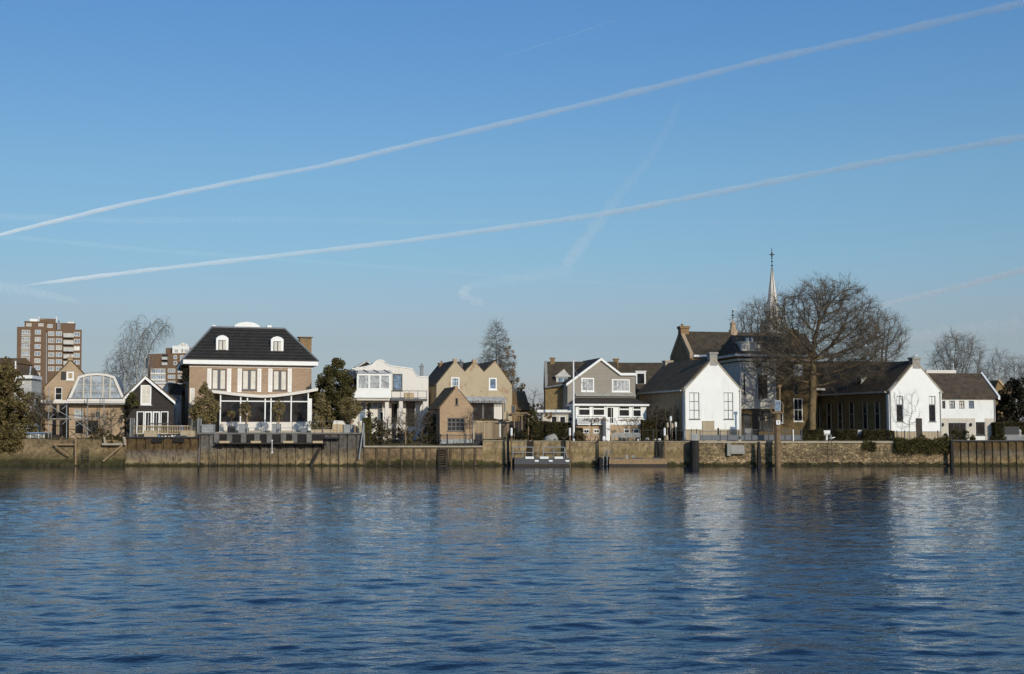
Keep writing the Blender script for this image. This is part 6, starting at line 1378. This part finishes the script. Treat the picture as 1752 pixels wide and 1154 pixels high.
m = MB(); zc2 = (a_+c_)/2; m.box(-.02, .04, -.6, -.583, zc2-.16, zc2+.16).box(-.08, -.02, -.6, -.583, zc2+.06, zc2+.12); m.build('numeral', M['black'], sg)
# landing stage (pontoon) with railings
r_ = empty('landing_stage', (0, 0, 0)); tag(r_, 'floating landing stage with grey tube railings and white fender boards', 'landing stage')
Yf = 174.6; xa, xb = X(880, Yf), X(975, Yf); z1 = P(900, 784, Yf).z; MB().box(xa, xb, Yf, 176.7, .12, z1).build('deck', M['greyframe'], r_)
MB().box(xa, xb, Yf-.05, Yf-.002, -.2, .3).build('float', M['wood_dark'], r_)
for q in (899, 924, 949): a_ = P(q, 785.5, Yf-.1); c_ = P(q+14.5, 781.5, Yf-.1); MB().box(a_.x, c_.x, Yf-.15, Yf-.01, a_.z, c_.z).build('fender_board', M['paint'], r_)
for q in (915, 939, 967.5): a_ = P(q, 790.5, Yf-.1); c_ = P(q+6.5, 787.5, Yf-.1); MB().box(a_.x, c_.x, Yf-.15, Yf-.055, a_.z, c_.z).build('fender_board', M['paint'], r_)
m = MB()
for a_, b_ in ((876.5, 912), (928.5, 966)):
    for y in (765.5, 774.5): m.bar(P(a_, y, Yf+.3), P(b_, y, Yf+.3), .055, 6)
    for q in np.linspace(a_+1, b_, 3): m.bar(P(q, 765.5, Yf+.3), P(q, 783.5, Yf+.3), .05, 6)
m.bar(P(966, 765.5, Yf+.3), P(970, 783, Yf+.3), .06, 6); m.bar(P(920, 768, Yf+1.8), P(920, 783, Yf+1.8), .05, 6); m.build('railing', M['steel'], r_)
r_ = empty('pontoon', (0, 0, 0)); tag(r_, 'low plank pontoon with two pale bollards and a curved steel ladder', 'pontoon')
xa, xb = X(1042, Yf), X(1141, Yf); z1 = P(1090, 785.5, Yf).z; MB().box(xa, xb, Yf, 176.6, .3, z1).build('deck', M['wood'], r_); MB().box(xa, xb, Yf+.05, 176.5, -.2, .297).build('float', M['wood_dark'], r_)
for q in (1050, 1084, 1116): a_ = X(q, Yf); MB().box(a_, a_+1.3, Yf+.1, Yf+.7, z1+.003, z1+.16).build('mat', M['greyframe'], r_)
for q in (1073.5, 1084.5): m = MB(); m.box(X(q, Yf)-.2, X(q, Yf)+.2, Yf+.9, Yf+1.3, z1+.003, z1+.5); m.build('bollard', M['concgrey'], r_)
m = MB()
for q, dy in ((1034, 0), (1040.5, .5)):
    pts = [P(q-2, 797, Yf-.2+dy), P(q-1.5, 784, Yf-.2+dy), P(q+.6, 772.5, Yf-.1+dy), P(q+3.4, 769.5, Yf+.2+dy), P(q+5, 773, Yf+.5+dy), P(q+4, 786, Yf+.6+dy)]; m.path(pts, .05, 6)
m.build('curved_ladder', M['steel'], r_); a_, b_ = X(1033, 175.6), X(1043, 175.6); MB().box(a_, b_, 175.4, 176.3, -.3, 1.25).build('guide_block', M['tar'], r_)
# balcony fence in front of white gable: iron posts with glass infill
def bar_fence(name, q0, q1, Y, z0, z1, nb, lab, infill=None, mat='greyframe', posts=()):
    r_ = empty(name, (0, 0, 0)); tag(r_, lab, 'fence', 'railings on top of the stone wall'); m = MB(); xa, xb = X(q0, Y), X(q1, Y)
    for i in range(nb+1): x = xa+(xb-xa)*i/nb; m.bar((x, Y, z0), (x, Y, z1), .016, 4)
    m.build('bar', M[mat], r_); MB().box(xa, xb, Y-.02, Y+.02, z1-.06, z1).box(xa, xb, Y-.02, Y+.02, z0+.08, z0+.14).build('rail', M[mat], r_)
    if posts:
        m = MB()
        for q in posts: m.box(X(q, Y)-.05, X(q, Y)+.05, Y-.06, Y+.06, z0-.05, z1+.15)
        m.build('post', M[mat], r_)
    if infill: MB().box(xa, xb, Y+.03, Y+.05, z0+.1, z0+infill).build('infill_panel', M['zinc'], r_)
    return r_
bar_fence('railing_fence', 1198, 1264, 178.0, 3.4, 4.75, 30, 'thin grey railing with low panels in front of the white gable', .8, posts=(1198, 1233, 1245))
bar_fence('railing_fence', 1268, 1372, 178.2, 3.4, 4.95, 60, 'grey bar railing with solid lower panels before the mansion', .8, posts=(1274, 1287, 1316, 1344, 1372))
bar_fence('railing_fence', 1528, 1610, 178.2, 3.4, 4.7, 16, 'low dark railing before the white end house', None, 'iron', posts=(1535, 1548, 1605))
bar_fence('railing_fence', 1100, 1196, 178.4, 3.35, 4.9, 12, 'fine wire fence above the concrete wall by the shaded garden', None, 'iron', posts=(1118, 1157, 1183, 1192))
m = MB(); m.box(X(1359.5), X(1361.2), 178, 178.15, 3.4, 4.98); thing('gate_post', m, 'paint', 'slim white gate post in the grey bar railing', 'gate post')
m = MB(); m.lathe([(.13, 0), (.13, 1.7), (.1, 1.85)], B(1229, 179, 3.35), 8); thing('bollard', m, 'iron', 'dark iron bollard in front of the white gable wall', 'bollard')
m = MB(); x, y, z = B(1189.5, 177.6, 3.4); m.box(x-.55, x+.45, y, y+.6, z, z+1.0); m.box(x-.45, x+.0, y-.05, y-.003, z+.15, z+.85); thing('meter_cabinet', m, 'steel', 'grey cabinet on the wall above the very thick dark pile', 'cabinet')
m = MB(); x, y, z = B(1281, 179.4, 3.4); m.box(x-.5, x+.5, y, y+.6, z, z+1.55); m.box(x-.55, x+.55, y-.05, y+.65, z+1.55, z+1.7); thing('cabinet', m, 'concgrey', 'white topped grey cabinet behind the bar railing', 'cabinet')
# white garden chairs
def chair(px, Y, lab):
    r_ = empty('garden_chair', B(px, Y, 3.75)); tag(r_, lab, 'chair', 'white garden chairs between the hedges')
    MB().box(-.28, .28, -.28, .28, .45, .52).build('seat', M['paint'], r_); m = MB().box(-.28, .28, .25, .3, .62, 1.1)
    m.build('backrest', M['paint'], r_)
    for sx in (-1, 1):
        for sy in (-1, 1): MB().box(sx*.25-.03, sx*.25+.03, sy*.25-.03, sy*.25+.03, -.4, .447).build('leg', M['paint'], r_)
chair(1411, 179.6, 'left white garden chair beside the dark hedge'); chair(1418, 180, 'right white garden chair beside the dark hedge')
m = MB(); m.box(-.5, .4, -.2, .3, .9, 1.0).box(-.1, .5, .3, .35, 1.0, 1.5).box(-.4, -.34, -.1, .1, 0, .9).box(.3, .36, -.1, .1, 0, .9); thing('garden_stool', m, 'ppaint', 'small white seat between the two right hedges', 'seat', loc=B(1470, 180, 3.4))
# gulls
def gull(p, lab, s_=1.):
    r_ = empty('gull', tuple(p)); tag(r_, lab, 'gull', 'white gulls'); r_.scale = (s_,)*3
    m = MB(); m.lathe([(.02, -.32), (.09, -.18), (.13, 0), (.1, .15), (.055, .22), (.075, .3), (.06, .38), (.01, .42)], k=8); m.v = [(z, y, .22+x*.9+.25*max(0, z)**1.2) for x, y, z in m.v]; b_ = m.build('body', M['paint'], r_, smooth=True)
    MB().prism_y([(-.45, .2), (-.1, .18), (.12, .26), (0, .34), (-.25, .3)], -.14, .14).build('wing', M['steel'], r_)
    MB().bar((.4, 0, .33), (.5, 0, .3), .02, 4, .005).build('beak', M['woodlight'], r_)
    for sy in (-.04, .04): MB().bar((0, sy, 0), (0, sy, .13), .01, 4).build('leg', M['woodlight'], r_)
q_ = P(1423, 753, 176.2); gull((q_.x, 176.2, q_.z), 'white gull standing on the thin pole', 1.15)
q_ = P(1566, 612, 182.5); gull((q_.x, 182.6, q_.z), 'white gull standing on the chimney of the end house', 1.1)
# right edge garden
m = MB(); x, y, z = B(1733, 181.5, 3.4)
for i in range(26): m.box(x-1.3+i*.13, x-1.3+i*.13+.09, y, y+.04, z, z+.85)
m.box(x-1.3, x+2.1, y+.05, y+.08, z+.3, z+.38); thing('picket_fence', m, 'steel', 'low grey white picket fence at the right edge', 'fence')
m = MB(); x, y, z = B(1727, 186.2, 3.3); m.box(x-1.2, x+1.2, y-.7, y+.3, z, z+2.1); thing('hedge_gap_shade', m, 'black', 'black box painting the shaded opening in the hedge above the picket fence', 'shed')  # solid black box, its colour stands for the shade inside the hedge opening
m = MB(); m.lathe([(.2, 0), (.3, .4), (.15, .8), (.25, 1.1), (.1, 1.4)], B(1745, 182, 3.6), 8); thing('statue', m, 'ppaint', 'small white garden statue at the right edge', 'statue')

# ================================================================== VAPOUR TRAILS (real height, nested soft shells)
def trail_mat(name, density):
    m = bpy.data.materials.new(name); m.use_nodes = True; t = m.node_tree; t.nodes.clear()
    out = N(t, 'ShaderNodeOutputMaterial'); v = N(t, 'ShaderNodeVolumeScatter'); v.inputs['Color'].default_value = (.82, .96, 1, 1)
    v.inputs['Density'].default_value = density; v.inputs['Anisotropy'].default_value = -.5
    t.links.new(v.outputs[0], out.inputs['Volume']); return m
def sky_pt(px, py, alt=8000):
    d = ray(px, py); t = (alt-CAMZ)/d.z; return np.array([d.x*t, d.y*t, alt])
def trail(pts, w0, w1, alpha, lab, seed, alt=8000, shells=4, wob=.2, name='vapour_trail', group='vapour trails', nseg=220, nscale=.0035):
    rng = np.random.default_rng(seed); xs = np.array([p[0] for p in pts]); ys = np.array([p[1] for p in pts]); fx = np.linspace(0, 1, nseg)
    cum = np.concatenate([[0], np.cumsum(np.hypot(np.diff(xs), np.diff(ys)))]); cum /= cum[-1]
    X_ = np.interp(fx, cum, xs); Y_ = np.interp(fx, cum, ys)
    for _ in range(12): X_[1:-1] = (X_[:-2]+X_[2:]+2*X_[1:-1])/4; Y_[1:-1] = (Y_[:-2]+Y_[2:]+2*Y_[1:-1])/4
    Pts = np.array([sky_pt(a, b, alt) for a, b in zip(X_, Y_)]); dist = np.linalg.norm(Pts, axis=1)
    W = (w0+(w1-w0)*fx)/2*dist/FPX; tang = np.gradient(Pts, axis=0); tang /= np.linalg.norm(tang, axis=1, keepdims=True)
    side = np.cross(tang, [0, 0, 1.]); side /= np.linalg.norm(side, axis=1, keepdims=True); up = np.cross(side, tang)
    lump = 1+wob*(np.sin(fx*95+seed)+np.sin(fx*51+2*seed)+np.sin(fx*170))/3
    k = 14; V = np.zeros((nseg, k, 3)); ph = rng.uniform(0, 6.28, 6)
    for i in range(k):
        a_ = 2*np.pi*i/k; jj = 1+wob*.5*(np.sin(fx*140+ph[0]+2*a_)+np.sin(fx*83+ph[1]+3*a_)+.6*np.sin(fx*260+ph[2]+a_))/2+wob*rng.normal(0, .12, nseg)
        V[:, i] = Pts+(side*math.cos(a_)+up*math.sin(a_)*.8)*(W*lump*jj)[:, None]
    taper = np.clip(np.minimum(fx, 1-fx)*30, .02, 1)[:, None, None]; V = Pts[:, None]+(V-Pts[:, None])*taper
    ii = (np.arange(nseg-1)[:, None]*k+np.arange(k)[None]).ravel(); jx = (np.arange(nseg-1)[:, None]*k+(np.arange(k)[None]+1) % k).ravel()
    mb = MB(); mb.v = [tuple(q) for q in V.reshape(-1, 3)]; mb.f = [tuple(q) for q in np.stack([ii, ii+k, jx+k, jx], 1).tolist()]
    mb.f += [tuple(range(k)), tuple(range(nseg*k-1, (nseg-1)*k-1, -1))]
    o = mb.build(name, trail_mat(name+'_mat', alpha/float(np.mean(2*W))), uv=False)
    tag(o, lab, 'vapour trail' if name == 'vapour_trail' else 'cloud', group, None if name == 'vapour_trail' else 'stuff'); return o
trail([(-60, 418), (0, 402), (200, 353), (400, 312), (560, 283), (700, 249), (900, 203), (1100, 155), (1300, 105), (1500, 62), (1752, 5), (1840, -14)], 8, 17, 0.36, 'long bright vapour trail crossing the whole sky from left to the top right corner', 1)
trail([(30, 490), (250, 463), (500, 435), (700, 412), (900, 385), (1050, 364), (1250, 325), (1500, 277), (1752, 235), (1840, 221)], 8, 16, 0.38, 'second long vapour trail running just below the brightest one', 2)
trail([(1500, 524), (1640, 492), (1752, 462), (1830, 442)], 10, 17, 0.27, 'short faint vapour trail right of the huge tree crown', 3)
trail([(855, 99), (905, 84), (970, 63), (1055, 34)], 2.5, 3, 0.09, 'very short thin vapour trail near the top centre', 4, wob=.1)
trail([(-60, 368), (200, 378), (450, 376), (700, 380), (900, 379), (1150, 381), (1500, 380)], 16, 7, 0.05, 'faint level vapour trail across the left and middle sky', 5)
trail([(-60, 398), (250, 428), (500, 445), (800, 468), (1100, 490), (1320, 500)], 12, 6, 0.045, 'faint old vapour trail sloping gently down to the right', 6)
trail([(1165, 165), (1145, 215), (1110, 275), (1062, 330), (1010, 400), (965, 458)], 14, 24, 0.03, 'faint curved vertical vapour streak crossing the second trail', 7, wob=.4)
trail([(985, 462), (930, 470), (870, 480), (800, 490), (790, 505), (830, 522)], 30, 14, 0.05, 'pale smudge of cirrus left of the curved streak', 8, name='clouds', wob=.5, group=None)
trail([(-80, 478), (60, 500), (140, 518)], 34, 10, 0.05, 'pale cirrus wisp above the apartment block', 9, name='clouds', wob=.4, group=None)
trail([(1530, 585), (1620, 572), (1700, 566), (1860, 560)], 24, 60, 0.3, 'low grey cloud bank above the right trees', 10, name='clouds', wob=.4, group=None)
